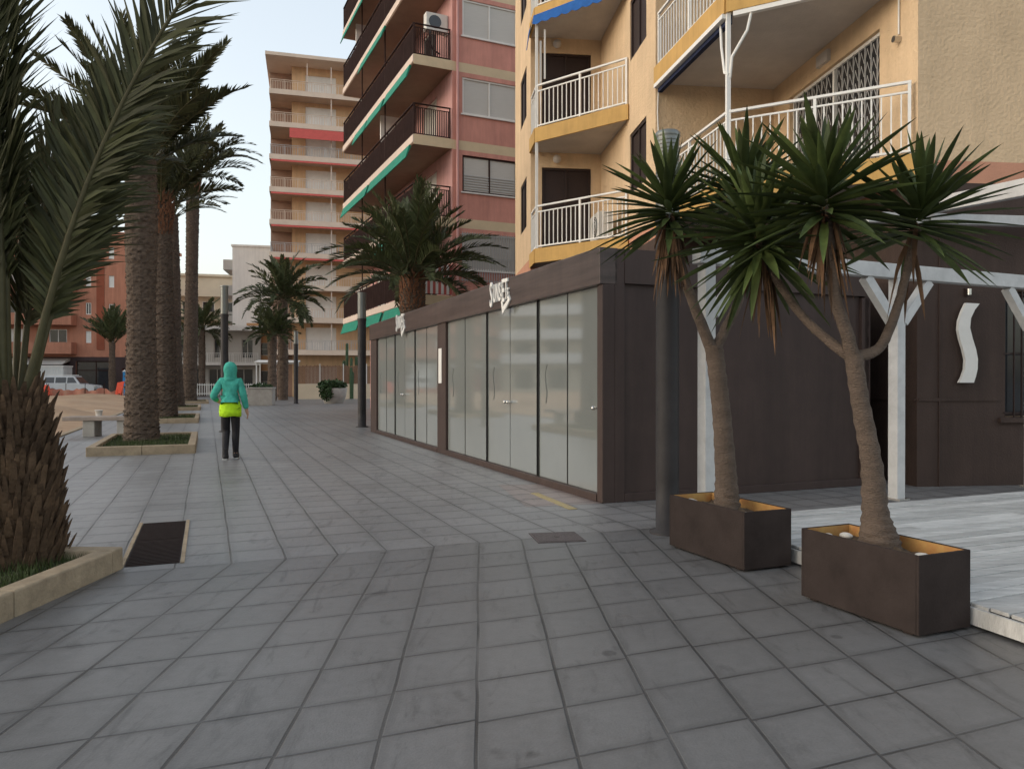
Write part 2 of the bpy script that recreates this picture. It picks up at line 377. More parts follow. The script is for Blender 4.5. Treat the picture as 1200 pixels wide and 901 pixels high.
# sandy beach strip to the left of the promenade, as a rough height field
mb = MB(); nx, ny = 70, 110; rs = random.Random(3)
from mathutils import noise as _noise
def sand_z(a, b):
    z = _noise.noise(Vector((a * .30, b * .30, 1))) * .46 + _noise.noise(Vector((a * .9, b * .9, 5))) * .10 + _noise.noise(Vector((a * 2.6, b * 2.6, 9))) * .03
    edge = min(1, max(0, (-4.9 - a) / 3.)); far = min(1, max(0, (b - 14) / 12.))
    return -.012 + edge * (.10 + max(-.08, z) + far * .18)
vs = []
for j in range(ny + 1):
    for i in range(nx + 1):
        a = -4.72 - 60 * (i / nx) ** 1.6; b = .0 + 62 * (j / ny) ** 1.15
        q = S0 + D2 * a + D1 * b; vs.append((q.x, q.y, sand_z(a, b) if b > .8 else -.012))
mb.add(vs, [(j * (nx + 1) + i + 1, j * (nx + 1) + i, (j + 1) * (nx + 1) + i, (j + 1) * (nx + 1) + i + 1) for j in range(ny) for i in range(nx)], 0, True)
tag(mb.build('sand', 'sand'), kind='structure')
# kerb line between plaza and sand
mb = MB(); mb.hexa([(*SP(-4.9, .0), -.02), (*SP(-4.752, .0), -.02), (*SP(-4.752, 62), -.02), (*SP(-4.9, 62), -.02), (*SP(-4.9, .0), .03), (*SP(-4.752, .0), .03), (*SP(-4.752, 62), .03), (*SP(-4.9, 62), .03)])
tag(mb.build('kerb', 'kerb_stone'), kind='structure')

# drain grate let into the paving
gr = thing('drain_grate', 'dark rectangular drain grate with cream rims set in the paving', 'drain grate', (-3.08, 6.62, 0), TH)
b = MB(); 
for y0, y1 in ((-.93, -.012), (.012, .93)):
    b.box(-.19, .19, y0, y1, .001, .006)
    for k in range(17): b.box(-.18, .18, y0 + .03 + k * .0515, y0 + .055 + k * .0515, .006, .012)
b.build('grille', 'grate', gr)
b = MB(); b.box(-.225, -.195, -.95, .95, .001, .011); b.box(.195, .225, -.95, .95, .001, .011)
b.build('rim', 'kerb_stone', gr)
mh = thing('manhole_cover', 'square rusty manhole cover flush in the grey paving', 'manhole cover', (.40, 6.77, 0), R(10))
b = MB(); b.box(-.215, .215, -.21, .21, .001, .006); b.box(-.19, .19, -.185, .185, .006, .009); b.box(-.02, .02, -.02, .02, .009, .012)
b.build('plate', 'manhole', mh)
b = MB(); A = G(626, 578); B = G(672, 597); b.bar((A.x, A.y, .004), (B.x, B.y, .004), .10, .004); tag(b.build('road_marking', 'yellow_mark'), kind='structure')
# reddish slabs along the foot of the glass pavilion
sheet('edging_slabs', [(1.03 - .9 * D2.x + .1 * D1.x, 8.64 - .9 * D2.y + .1 * D1.y), (1.03 + .0 * D2.x, 8.64), (1.03 + 1.7 * D1.x, 8.64 + 1.7 * D1.y), (1.03 - .55 * D2.x + 1.9 * D1.x, 8.64 - .55 * D2.y + 1.9 * D1.y)], .003, PAV_EDGE, uv_far)

# ------------------------------------------------------------------ glass pavilion
PH = 2.92; PL = 13.2; PW = 4.06
pv = thing('glass_pavilion', 'long brown terrace pavilion with frosted glass doors and white lettering', 'pavilion', (1.03, 8.64, 0), TH)
def U(px): k = (px - 600) / F; return (1.03 - 8.64 * k) / (.373 + .928 * k)
WP = Wall((0, PL), (0, 0)); WE = Wall((0, 0), (PW, 0)); WF = Wall((PW, PL), (0, PL)); WB = Wall((PW, 0), (PW, PL))
def ua(u): return PL - u
FZ = 2.50
b = MB()      # load bearing frame: posts, sill rail
for u0, u1 in ((0, .13), (6.13, 6.68), (12.45, PL)):
    WP.box(b, ua(u1), ua(u0), -.16, 0, 0, FZ)
for u0, u1 in ((.13, 6.13), (6.68, 12.45)): WP.box(b, ua(u1), ua(u0), -.12, .012, .0, .09)
WE.box(b, .16, .29, -.13, .0, 0, PH - .004); WE.box(b, PW - .15, PW, -.13, 0, 0, FZ); 
WE.box(b, .29, PW - .15, -.12, .0, .0, .10)
b.build('frame', 'brown_paint', pv, bevel=.006)
b = MB(); WP.box(b, .01, PL, -.2, .035, FZ, PH); b.build('fascia', 'fascia_brown', pv, bevel=.008)
b = MB(); WE.box(b, .29, PW, -.13, .006, FZ + .02, PH - .003); b.build('end_beam', 'brown_paint', pv)
b = MB(); WE.box(b, .29, PW - .15, -.10, -.05, .10, FZ + .02)
WE.box(b, 1.55, 1.62, -.05, -.04, .10, FZ + .02)
b.build('end_panel', 'brown_paint', pv)
b = MB(); WB.box(b, .0, PL, -.10, -.02, .0, PH - .05); WF.box(b, .0, PW - .17, -.1, -.01, 0, PH - .05); b.build('rear_wall', 'brown_paint', pv)
b = MB(); b.box(.21, PW - .11, .14, PL - .11, PH - .12, PH - .06); b.build('roof', 'brown_wall', pv)
SC = [(145, 168, 196, 170), (131, 195, 178, 192), (118, 230, 163, 222), (115, 262, 160, 255), (122, 295, 170, 292), (134, 330, 183, 330), (143, 368, 190, 365), (141, 400, 189, 398), (132, 425, 183, 424), (120, 447, 175, 447)]
def s_wave(mb, W, ac, zc, h, th, d0, wide=1.):
    """wavy S stroke, centred at ac, zc on wall W"""
    k = h / 279.
    L_ = []
    for xl, yl, xr, yr in SC:
        cx = (xl + xr) / 2; hw = (xr - xl) / 2 * wide
        L_.append((ac + (cx - 153 - hw) * k, zc - (yl - 307) * k, ac + (cx - 153 + hw) * k, zc - (yr - 307) * k))
    n = len(L_); vs = []
    for d in (d0, d0 + th):
        for a0, z0, a1, z1 in L_: vs += [W.p(a0, d, z0), W.p(a1, d, z1)]
    o = 2 * n; fs = []
    for i in range(n - 1):
        a = 2 * i
        fs += [(o + a, o + a + 2, o + a + 3, o + a + 1), (a, o + a, o + a + 2, a + 2)[::-1], (a + 1, a + 3, o + a + 3, o + a + 1)[::-1]]
    fs += [(0, 1, o + 1, o), (2 * n - 2, 2 * n - 1, o + 2 * n - 1, o + 2 * n - 2)[::-1]]
    mb.add(vs, fs)
def panel(u0, u1, emblem=False, knob=None):
    b = MB(); WP.box(b, ua(u1) + .012, ua(u0) - .012, -.075, -.05, .095, FZ - .004)
    g = b.build('glass_panel', 'frosted_glass', pv)
    if emblem:
        e = MB(); s_wave(e, WP, ua((u0 + u1) / 2) - .2, 1.36, .52, .004, -.0499, .28); e.build('emblem', 'emblem_grey', g)
    if knob is not None:
        k = MB(); a = ua(knob); k.tube([WP.p(a, -.05, 1.08), WP.p(a, .0, 1.08)], .012, 8); c = WP.p(a, .012, 1.08); k.ball(c, .028, 10, 6); k.build('knob', 'steel', g)
defm('emblem_grey', (.10, .11, .105), .6, .05)
near_u = [.13, 1.0, 1.91, 2.96, 3.95, 5.10, 6.13]; far_u = [6.68, 7.62, 8.55, 9.5, 10.45, 11.42, 12.45]
for us, kn in ((near_u, {0: .2, 2: 2.90, 3: 3.02}), (far_u, {2: 9.43, 3: 9.57})):
    for i in range(6): panel(us[i], us[i + 1], i in (1, 3, 5), kn.get(i))
for us in (near_u, far_u):
    for i in (1, 2, 4, 5):
        b = MB(); dbl = i in (2, 4)
        if dbl:
            WP.box(b, ua(us[i]) - .034, ua(us[i]) - .016, -.09, -.035, .09, FZ); WP.box(b, ua(us[i]) + .016, ua(us[i]) + .034, -.09, -.035, .09, FZ)
        else: WP.box(b, ua(us[i]) - .012, ua(us[i]) + .008, -.09, -.045, .09, FZ)
        b.build('mullion', 'black_rubber', pv)
# lettering on the fascia, twice
def lettering(u_left, size):
    fr = MB(); first = None
    for txt, off, sz, dz, wx in (('S', 0, 1.5, -.06, .48), ('UNS', .15, 1.08, .0, .44), ('-', .455, 1.0, .0, .5), ('E', .515, 1.35, -.03, .52), ('T', .635, 1.2, .0, .5), ('E', .75, .62, .0, .5)):
        c = bpy.data.curves.new('letter', 'FONT'); c.body = txt; c.size = .36 * sz * size; c.extrude = .012; c.resolution_u = 3; c.offset = .006
        o = bpy.data.objects.new('letter', c); COL.objects.link(o)
        mx = Matrix(((0, 0, -1, -.049), (-wx, 0, 0, u_left - off * size), (0, 1, 0, 2.615 + dz * size), (0, 0, 0, 1)))
        bpy.context.view_layer.update(); me = bpy.data.meshes.new_from_object(o.evaluated_get(bpy.context.evaluated_depsgraph_get()))
        fr.add([mx @ v.co for v in me.vertices], [tuple(p.vertices) for p in me.polygons])
        bpy.data.objects.remove(o); bpy.data.meshes.remove(me)
    b = fr; x = -.0365 - .012
    def q(a, z): return WP.p(ua(u_left) + a * size, .037, 2.615 + z * size)
    def q2(a, z): return WP.p(ua(u_left) + a * size, .060, 2.615 + z * size)
    st = [(.50, -.03), (.56, -.015), (.575, -.11), (.80, .0), (.81, .05), (.86, -.03), (.79, -.08), (.55, -.22)]
    b.add([q(*p) for p in st] + [q2(*p) for p in st], [tuple(range(8, 16))] + [(i, (i + 1) % 8, 8 + (i + 1) % 8, 8 + i) for i in range(8)])
    b.build('lettering', 'white_paint', pv)
lettering(3.56, 1.0); lettering(9.95, 1.0)
b = MB(); WP.box(b, ua(6.56), ua(6.36), .004, .012, 1.35, 2.02); nt_ = b.build('notice_sheet', 'white_paint', pv)

# ------------------------------------------------------------------ lamp posts along the promenade (slim round posts, louvred head on a collar)
def lamp_post(x, y, h, r, label):
    t = thing('lamp_post', label, 'lamp post', (x, y, 0), 0, 'round lamp posts along the promenade')
    b = MB(); b.lathe([(r * 1.55, 0), (r * 1.55, .02), (r * 1.0, .03), (r, .5), (r, h - .85)], 24); b.build('post', 'pole_dark', t)
    b = MB(); b.lathe([(r * 1.1, h - .85), (r * 1.1, h - .78)], 24); b.build('collar', 'pole_dark', t)
    b = MB(); pr = []
    z = h - .78
    while z < h - .06:
        pr += [(r * .985, z), (r * 1.02, z + .006), (r * 1.02, z + .024), (r * .985, z + .03)]; z += .036
    pr += [(r * 1.08, h - .05), (r * 1.08, h - .012), (r * .95, h)]
    b.lathe(pr, 24); b.build('louvre_head', 'pole_head', t)
    return t
lamp_post(1.43, 6.98, 3.68, .105, 'thick dark lamp post with ribbed grey head behind the nearer yucca planters')
lamp_post(-4.53, 22.9, 4.05, .125, 'dark lamp post with pale head at the far end of the glass pavilion')
lamp_post(-13.1, 46, 4.4, .13, 'distant thin dark lamp post standing alone before the far tower block')
lamp_post(-7.88, 20.8, 4.0, .10, 'lamp post rising right behind the hooded walker in teal')

# ------------------------------------------------------------------ white boarded deck and pergola
dk = thing('timber_deck', 'white weathered board deck beside the planters and brown wall', 'deck', (1.80, 6.95, 0))
le = Vector((.297, -.955)); re = Vector((.921, .390))
b = MB(); s = 0.; rr = random.Random(5); Lmax = 5.6
while s < Lmax:
    w = .112; z = .138 + rr.uniform(-.003, .003); l0 = le * s; l1 = le * (s + w)
    cuts = [0, rr.uniform(1.2, 3.4), rr.uniform(4., 5.2), 7.2]
    for a0, a1 in zip(cuts, cuts[1:]):
        p = [l0 + re * (a0 + .003), l1 + re * (a0 + .003), l1 + re * (a1 - .003), l0 + re * (a1 - .003)]
        b.hexa([(q.x, q.y, z - .022) for q in p] + [(q.x, q.y, z) for q in p])
    s += w + .013
b.build('boards', 'deck_board', dk, bevel=.003)
b = MB(); p0 = Vector((-.012, 0)); p1 = p0 + le * Lmax
b.bar((p0.x, p0.y, .068), (p1.x, p1.y, .068), .022, .096); 
q0 = Vector((0, .014)); q1 = q0 + re * 7.2; b.bar((q0.x + .02, q0.y + .008, .065), (q1.x, q1.y, .065), .022, .09)
b.build('skirting', 'deck_board', dk)
b = MB()
for k in range(9): q = le * (k * .68 + .1); b.bar((q.x + .05, q.y + .02, .075), (q.x + re.x * 7, q.y + re.y * 7, .075), .06, .08)
b.build('joists', 'brown_paint', dk)

pg = thing('pergola', 'white timber pergola with braced posts over the board deck', 'pergola', (1.80, 7.02, 0))
pd = Vector((.912, .410)); PN = Vector((-.41, .912))
def pp(a, d, z): q = pd * a + PN * d; return (q.x, q.y, z)
b = MB(); b.bar(pp(-.12, 0, 2.55), pp(5.4, 0, 2.55), .12, .15); b.build('beam', 'white_wood', pg, bevel=.006)
for a in (0, 2.50, 4.78):
    b = MB(); b.bar(pp(a, 0, .14), pp(a, 0, 2.474), .118, .118, up=(*pd, 0)); b.build('post', 'white_wood', pg, bevel=.006)
    for sg in (-1, 1):
        if a == 0 and sg == -1: continue
        b = MB(); b.bar(pp(a + sg * .07, .0, 2.02), pp(a + sg * .47, 0, 2.47), .09, .10); b.build('brace', 'white_wood', pg)
    b = MB(); b.bar(pp(a, 0, .139), pp(a, 0, .16), .2, .16, up=(*pd, 0)); b.build('foot_plate', 'steel', pg)
b = MB(); b.bar((2.70, 2.62, 3.47), (8.2, 3.25, 3.47), .10, .13); b.build('ledger', 'white_wood', pg, bevel=.005)
b = MB(); b.bar((3.56, 2.62, 3.62), (4.08, .1, 3.42), .11, .19); b.build('rafter', 'white_wood', pg, bevel=.006)
b = MB(); b.bar((4.05, .25, .14), (4.05, .25, 3.335), .13, .13, up=(1, 0, 0)); b.build('post', 'white_wood', pg)

# ------------------------------------------------------------------ planter boxes
def planter(x, y, rz, L, W, H, label):
    t = thing('planter_box', label, 'planter', (x, y, 0), rz, 'brown planter boxes holding yuccas')
    b = MB(); w = .018
    b.box(-W / 2, W / 2, -L / 2, -L / 2 + w, .015, H); b.box(-W / 2, W / 2, L / 2 - w, L / 2, .015, H)
    b.box(-W / 2, -W / 2 + w, -L / 2 + w, L / 2 - w, .015, H); b.box(W / 2 - w, W / 2, -L / 2 + w, L / 2 - w, .015, H)
    b.box(-W / 2 + w, W / 2 - w, -L / 2 + w, L / 2 - w, .015, .05)
    for sx in (-1, 1):
        for sy in (-1, 1): b.box(sx * W * .38 - .03, sx * W * .38 + .03, sy * L * .4 - .03, sy * L * .4 + .03, 0, .015)
    b.build('box', 'planter_brown', t, bevel=.004)
    b = MB(); i = w + .001; k = .006
    b.box(-W / 2 + i, W / 2 - i, -L / 2 + i, -L / 2 + i + k, .2, H - .004); b.box(-W / 2 + i, W / 2 - i, L / 2 - i - k, L / 2 - i, .2, H - .004)
    b.box(-W / 2 + i, -W / 2 + i + k, -L / 2 + i + k, L / 2 - i - k, .2, H - .004); b.box(W / 2 - i - k, W / 2 - i, -L / 2 + i + k, L / 2 - i - k, .2, H - .004)
    b.build('lining', 'planter_lining', t)
    rr = random.Random(int(x * 100)); b = MB(); n = 14; vs = []
    for j in range(n + 1):
        for q in range(n + 1):
            vs.append((-W / 2 + .026 + (W - .052) * q / n, -L / 2 + .026 + (L - .052) * j / n, H - .075 + rr.uniform(-.015, .015) + .05 * math.exp(-((q / n - .5) ** 2 + (j / n - .5) ** 2) * 18)))
    b.add(vs, [(j * (n + 1) + q, j * (n + 1) + q + 1, (j + 1) * (n + 1) + q + 1, (j + 1) * (n + 1) + q) for j in range(n) for q in range(n)], 0, True)
    b.build('soil', 'soil', t)
    b = MB()
    for q in range(7):
        b.ball((rr.uniform(-W * .36, W * .36), rr.choice((-1, 1)) * rr.uniform(L * .26, L * .42), H - .05), rr.uniform(.018, .04), 8, 6, 0, (1, 1.4, .6))
    o = b.build('pebbles', 'pebble_white', t); tag(o, kind='stuff')
    return t
planter(2.225, 4.58, R(23), .86, .41, .45, 'large brown planter box nearest the camera, at the deck edge')
planter(1.715, 6.05, R(22.5), .95, .44, .44, 'brown planter box farther back, beside the thick lamp post')

# ------------------------------------------------------------------ yuccas
def yucca(x, y, label, trunk, branches, crowns, seed, leaf=.56):
    rng = random.Random(seed)
    t = thing('yucca_tree', label, 'yucca', (x, y, 0), 0, 'yuccas in brown planter boxes')
    o = Vector((x, y, 0)); b = MB()
    def lump(i, j, a): return 1 + .05 * math.sin(3 * a + i * 1.7) + rng.uniform(-.035, .035)
    def smooth(pts, rad, k=7):
        P = []; Q = []
        n = len(pts)
        for i in range(n - 1):
            p0 = pts[max(i - 1, 0)]; p1 = pts[i]; p2 = pts[i + 1]; p3 = pts[min(i + 2, n - 1)]
            for s_ in range(k):
                u = s_ / k; P.append(.5 * ((2 * p1) + (p2 - p0) * u + (2 * p0 - 5 * p1 + 4 * p2 - p3) * u * u + (3 * p1 - p0 - 3 * p2 + p3) * u ** 3)); Q.append(rad[i] * (1 - u) + rad[i + 1] * u)
        P.append(pts[-1]); Q.append(rad[-1]); return P, Q
    P, Q = smooth([p - o for p, _ in trunk], [r * .84 for _, r in trunk], 12); b.tube(P, Q, 16, 0, fn=lump)
    b.build('trunk', 'yucca_trunk', t)
    for br in branches:
        b = MB(); P, Q = smooth([p - o for p, _ in br], [r * .84 for _, r in br], 6); b.tube(P, Q, 12, 0, fn=lump); b.build('branch', 'yucca_trunk', t)
    for c, ax, n, scale, dead, spread in crowns:
        b = MB(); c = c - o; ax = Vector(ax).normalized()
        for k in range(n):
            f = (k + .5) / n; th = math.acos(1 - f * spread) * (.98); ph = k * 2.39996 + rng.uniform(-.25, .25)
            th += rng.uniform(-.10, .10)
            x_ = ax.orthogonal().normalized(); y_ = ax.cross(x_)
            d = ax * math.cos(th) + (x_ * math.cos(ph) + y_ * math.sin(ph)) * math.sin(th)
            b0 = c + ax * (.10 * (1 - f) - .10 * f) * scale + d * .03
            sword(b, b0, d, leaf * scale * rng.uniform(.75, 1.08) * (.82 + .25 * math.sin(min(1, f * 1.6) * math.pi * .5)), .060 * scale * rng.uniform(.8, 1.1), rng, 0, sag=rng.uniform(.0, .06) + .10 * f)
        b.build('crown', 'yucca_leaf', t)
        if dead:
            b = MB()
            for k in range(dead):
                ph = rng.uniform(0, 6.283); th = R(rng.uniform(155, 178)); d = Vector((math.sin(th) * math.cos(ph), math.sin(th) * math.sin(ph), math.cos(th)))
                q = c - ax * rng.uniform(.02, .22) * scale + Vector((math.cos(ph), math.sin(ph), 0)) * .03
                sword(b, q, d, leaf * scale * rng.uniform(.35, .7), .03 * scale, rng, 0, sag=rng.uniform(.2, .5), twist=1.2)
            b.build('dead_leaves', 'yucca_dead', t)
    return t
d = 4.62
yucca(2.24, 4.60, 'branching yucca with three leafy heads in the nearest planter', 
      [(AT(1032, 650, 4.6), .165), (AT(1030, 630, 4.6), .135), (AT(1026, 600, 4.6), .092), (AT(1021, 540, 4.6), .072), (AT(1008, 470, 4.6), .062), (AT(1000, 415, 4.6), .062)],
      [[(AT(1001, 425, 4.6), .055), (AT(992, 390, 4.58), .046), (AT(978, 345, 4.55), .042), (AT(968, 255, 4.55), .04)],
       [(AT(999, 420, 4.6), .042), (AT(972, 400, 4.7), .037), (AT(938, 368, 4.85), .032), (AT(905, 320, 4.95), .03), (AT(890, 285, 5.0), .028)],
       [(AT(1003, 418, 4.6), .046), (AT(1030, 408, 4.62), .036), (AT(1048, 370, 4.65), .033), (AT(1062, 320, 4.66), .03), (AT(1074, 265, 4.66), .028)]],
      [(AT(966, 238, 4.55), (-.05, -.1, 1), 95, 1.08, 26, 1.42), (AT(1076, 258, 4.66), (.22, -.15, 1), 80, 1.0, 7, 1.4), (AT(888, 280, 5.0), (-.15, .1, 1), 120, 1.08, 24, 1.78)], 11)
yucca(1.70, 6.02, 'two-headed yucca with brown hanging dead leaves in the farther planter',
      [(AT(853, 606, 6.02), .15), (AT(852, 592, 6.02), .125), (AT(851, 560, 6.02), .10), (AT(847, 500, 6.02), .088), (AT(842, 450, 6.02), .082), (AT(836, 405, 6.02), .085)],
      [[(AT(836, 415, 6.02), .06), (AT(818, 370, 6.0), .05), (AT(800, 320, 5.98), .046), (AT(786, 262, 5.96), .045)],
       [(AT(837, 412, 6.02), .055), (AT(850, 385, 6.05), .046), (AT(866, 350, 6.1), .044), (AT(874, 290, 6.1), .042), (AT(872, 235, 6.1), .04)]],
      [(AT(784, 246, 5.96), (-.12, -.1, 1), 85, 1.08, 75, 1.45), (AT(872, 228, 6.1), (.05, -.05, 1), 85, 1.12, 34, 1.5)], 23)
defm('yellow_stucco', (.64, .47, .30), .9, .10, 1.2, 1.0, 20, streak=.12)
defm('ochre_paint', (.52, .315, .10), .7, .10, 3, .1, 40, streak=.2)
defm('salmon_band', (.52, .26, .17), .85, .08, 2, .3, 30)
defm('soffit_white', (.50, .46, .42), .85, .12, 1.5, .35, 30)
defm('brown_shutter', (.030, .018, .016), .5, .2, 10, .1, 30, stretch=(1, 1, 12))
defm('dark_glass', (.030, .032, .036), .06, .2, 3, spec=.6)
defm('grille_white', (.44, .43, .42), .5, .05)
defm('blue_canvas', (.015, .10, .34), .8, .15, 6)
defm('navy_canvas', (.014, .022, .06), .8, .15, 6)
defm('blind_grey', (.52, .49, .45), .6, .08, 14, .3, 30, stretch=(.2, .2, 10))
defm('pink_paint', (.58, .265, .21), .85, .10, 1.2, .2, 30, streak=.2)
defm('pink_light', (.56, .31, .29), .85, .08, 1.2, .2, 30, streak=.15)
defm('cream_paint', (.60, .47, .31), .8, .08, 2, .1, 30)
defm('fascia_cream', (.62, .50, .42), .8, .08, 2, .1, 30)
defm('brown_rail', (.042, .024, .021), .85, .2, 4, spec=.06)
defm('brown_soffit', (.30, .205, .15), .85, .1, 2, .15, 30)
defm('green_canvas', (.010, .20, .13), .75, .2, 4)
defm('aged_white', (.70, .67, .63), .8, .08, 2)
defm('stripe_red', (.48, .12, .10), .8, .1)
defm('tan_wall', (.66, .44, .26), .85, .12, .8, streak=.15)
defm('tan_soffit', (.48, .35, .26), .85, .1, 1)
defm('tower_slab', (.68, .55, .44), .8, .08, 1)
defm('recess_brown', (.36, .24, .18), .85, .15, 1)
defm('coral_canvas', (.52, .10, .085), .8, .1, 3)
defm('shutter_white', (.80, .78, .74), .6, .06, 3)
defm('white_render', (.78, .75, .71), .85, .06, .5, streak=.12)
defm('cream_render', (.62, .53, .40), .85, .08, .5)
defm('red_brick', (.50, .225, .145), .9, .14, .5, .2, 20, streak=.2)
defm('red_brick_dark', (.30, .09, .05), .9, .14, .5)
defm('house_grey', (.47, .44, .40), .85, .08, .6)
defm('house_brown', (.46, .26, .13), .85, .1, .6)
defm('shop_dark', (.05, .03, .03), .6, .3, 1)
defm('ac_white', (.62, .60, .55), .5, .05)

# ================================================================== yellow apartment block (saw-tooth facade, balconies in the inner corners)
yb = thing('yellow_apartment_building', 'yellow stucco apartment block with ochre balcony edges and brown ground floor', 'building', (5.34, 10.0, 0), R(6.5))
FL = [4.36, 7.08, 9.80, 12.52]; TOP = 15.4
BANDS = [(0, 4.02, 1), (4.02, 4.31, 2)]
YM = ['yellow_stucco', 'brown_wall', 'salmon_band']
WR = Wall((0, 0), (9, 0)); W10 = Wall((0, 4.17), (0, 0)); W21 = Wall((-2.26, 4.17), (0, 4.17)); W32 = Wall((-2.26, 8.51), (-2.26, 4.17))
W43 = Wall((-3.96, 8.51), (-2.26, 8.51)); W54 = Wall((-3.96, 11.6), (-3.96, 8.51))
b = MB()
gw = (1.26, 2.5, .92, 2.60)
WR.face(b, 0, TOP, [gw] + [(3.4, 4.8, f + .9, f + 2.1) for f in FL], .14, 0, BANDS)
W10.face(b, 0, TOP, [(.63, 3.32, f + .02, f + 2.06) for f in FL], .12, 0, BANDS)
W21.face(b, 0, TOP, [], .12, 0, BANDS)
W32.face(b, 0, TOP, [(2.60, 3.76, f + .86, f + 2.08) for f in FL], .13, 0, BANDS)
W43.face(b, 0, TOP, [(.27, 1.46, f + .01, f + 2.1) for f in FL], .12, 0, BANDS)
W54.face(b, 0, TOP, [(1.19, 2.36, f + .84, f + 2.08) for f in FL], .13, 0, BANDS)
Wall((9, 11.6), (-3.96, 11.6)).face(b, 0, TOP, [], .1, 0, BANDS); Wall((9, 0), (9, 11.6)).face(b, 0, TOP, [], .1, 0, BANDS)
b.build('wall', YM, yb)
b = MB(); b.prism([(0, 0), (9, 0), (9, 11.6), (-3.96, 11.6), (-3.96, 8.51), (-2.26, 8.51), (-2.26, 4.17), (0, 4.17)], TOP, TOP + .15); b.build('roof', 'soffit_white', yb)
b = MB(); b.prism([(.35, .35), (8.6, .35), (8.6, 11.2), (-3.55, 11.2), (-3.55, 8.95), (-1.85, 8.95), (-1.85, 4.55), (.35, 4.55)], .1, TOP - .1); b.build('core_wall', 'shop_dark', yb)
# ground-floor trim
b = MB(); WR.box(b, .02, 1.16, 0, .018, 1.13, 1.165); W10.box(b, 0, 4.15, 0, .018, 1.13, 1.165); WR.box(b, 1.16, 2.6, .0, .05, .84, .905); b.build('string_course', 'brown_wall', yb)
window(yb, WR, *gw, frame='brown_shutter', pane='dark_glass', muls=(1.7, 2.1), depth=.13, grille=(.11, .014, 'brown_shutter'))
b = MB(); s_wave(b, WR, .67, 1.90, 1.05, .045, .03); em = b.build('wave_emblem', 'white_paint', yb)
b = MB(); WR.box(b, .66, .72, 0, .03, 2.52, 2.62); b.tube([WR.p(.69, .06, 2.53), WR.p(.69, .06, 2.61)], .03, 10, 1); b.build('wall_lamp', ['brown_shutter', 'steel'], yb)
b = MB(); WR.box(b, .30, .315, .004, .02, 0, 4.0); b.build('conduit', 'brown_wall', yb)
for f in FL[:3]:
    window(yb, W10, .63, 3.32, f + .02, f + 2.06, 'white_paint', 'dark_glass', .055, muls=(1.97,), name='sliding_door')
    b = MB()        # folding security grille: uprights and lattice
    W = W10
    for k in range(17):
        a = .72 + k * .155
        if abs(a - 1.97) < .04: continue
        W.box(b, a - .006, a + .006, -.05, -.035, f + .08, f + 2.0)
        for q in range(9):
            z = f + .14 + q * .2
            b.bar(W.p(a, -.034, z), W.p(a + .075, -.034, z + .19), .006, .007, (0, 0, 1)); b.bar(W.p(a + .075, -.030, z + .19), W.p(a + .15, -.030, z), .006, .007, (0, 0, 1))
    b.build('folding_grille', 'grille_white', yb)
for f in FL[:3]:
    window(yb, W32, 2.60, 3.76, f + .86, f + 2.08, 'brown_shutter', 'brown_shutter', .06, muls=(3.18,), depth=.07)
    window(yb, W54, 1.19, 2.36, f + .84, f + 2.08, 'brown_shutter', 'brown_shutter', .06, muls=(1.77,), depth=.07)
    window(yb, W43, .27, 1.46, f + .01, f + 2.1, 'brown_shutter', 'brown_shutter', .06, muls=(.86,), depth=.08, name='balcony_door')
for f in FL: window(yb, WR, 3.4, 4.8, f + .9, f + 2.1, 'white_paint', 'blind_grey', .05, muls=(4.1,))
# balconies
PR = [(-2.257, 4.165), (-2.05, 1.39), (-.04, -.004)]; PL_ = [(-3.957, 8.506), (-3.957, 7.70), (-2.264, 5.98)]
def balcony(f, path, inner, tag_=''):
    b = MB(); b.prism(path + inner, f - .27, f - .001); s = b.build('balcony', 'soffit_white', yb)
    b = MB()
    for A, B in zip(path, path[1:]):
        W = Wall(A, B); W.box(b, 0, W.len, .0, .04, f - .30, f + .02)
    b.build('fascia', 'ochre_paint', s)
    ins = []
    for x, y in path: ins.append((x, y))
    c = (sum(p[0] for p in path + inner) / (len(path) + len(inner)), sum(p[1] for p in path + inner) / (len(path) + len(inner)))
    ins = [(x + (c[0] - x) * .025, y + (c[1] - y) * .025) for x, y in ins]
    r = railing(s, ins, f, f + 1.0, 'white_paint', .115, .017, .045); r.parent = s
    return s, ins
bal = {}
for f in FL:
    bal[('r', f)] = balcony(f, PR, [(-.004, .02), (-.004, 4.165)])
    bal[('l', f)] = balcony(f, PL_, [(-2.264, 8.506)])
# corner posts, rolled awnings and arms
for f, g in zip(FL, FL[1:]):
    s, ins = bal[('r', f)]; x, y = ins[1]
    b = MB(); b.box(x - .03, x + .03, y - .03, y + .03, f + .0, g - .272); b.build('corner_post', 'white_paint', s)
    s2, _ = bal[('r', g)]
    W = Wall(PR[0], PR[1])
    b = MB(); W.box(b, .05, W.len - .02, -.02, .06, g - .37, g - .302, 0); W.box(b, .05, W.len - .02, -.10, -.02, g - .44, g - .30, 1)
    b.tube([W.p(W.len - .25, -.03, g - .36), W.p(W.len - .12, .02, g - .75), W.p(W.len - .06, -.0, g - 1.15), (x, y - .03, g - 1.2)], .022, 8, 0)
    W2 = Wall(PR[1], PR[2])
    W2.box(b, .1, W2.len - .3, -.05, .03, g - .37, g - .303, 0)
    b.tube([W2.p(.35, -.01, g - .36), W2.p(.30, .02, g - .62), W2.p(.08, .0, g - .95), (x + .02, y - .02, g - 1.25)], .022, 8, 0)
    b.build('rolled_awning', ['white_paint', 'navy_canvas'], s2)
    s, ins = bal[('l', f)]; x, y = ins[1]
    b = MB(); b.box(x - .03, x + .03, y - .03, y + .03, f, g - .272); b.build('corner_post', 'white_paint', s)
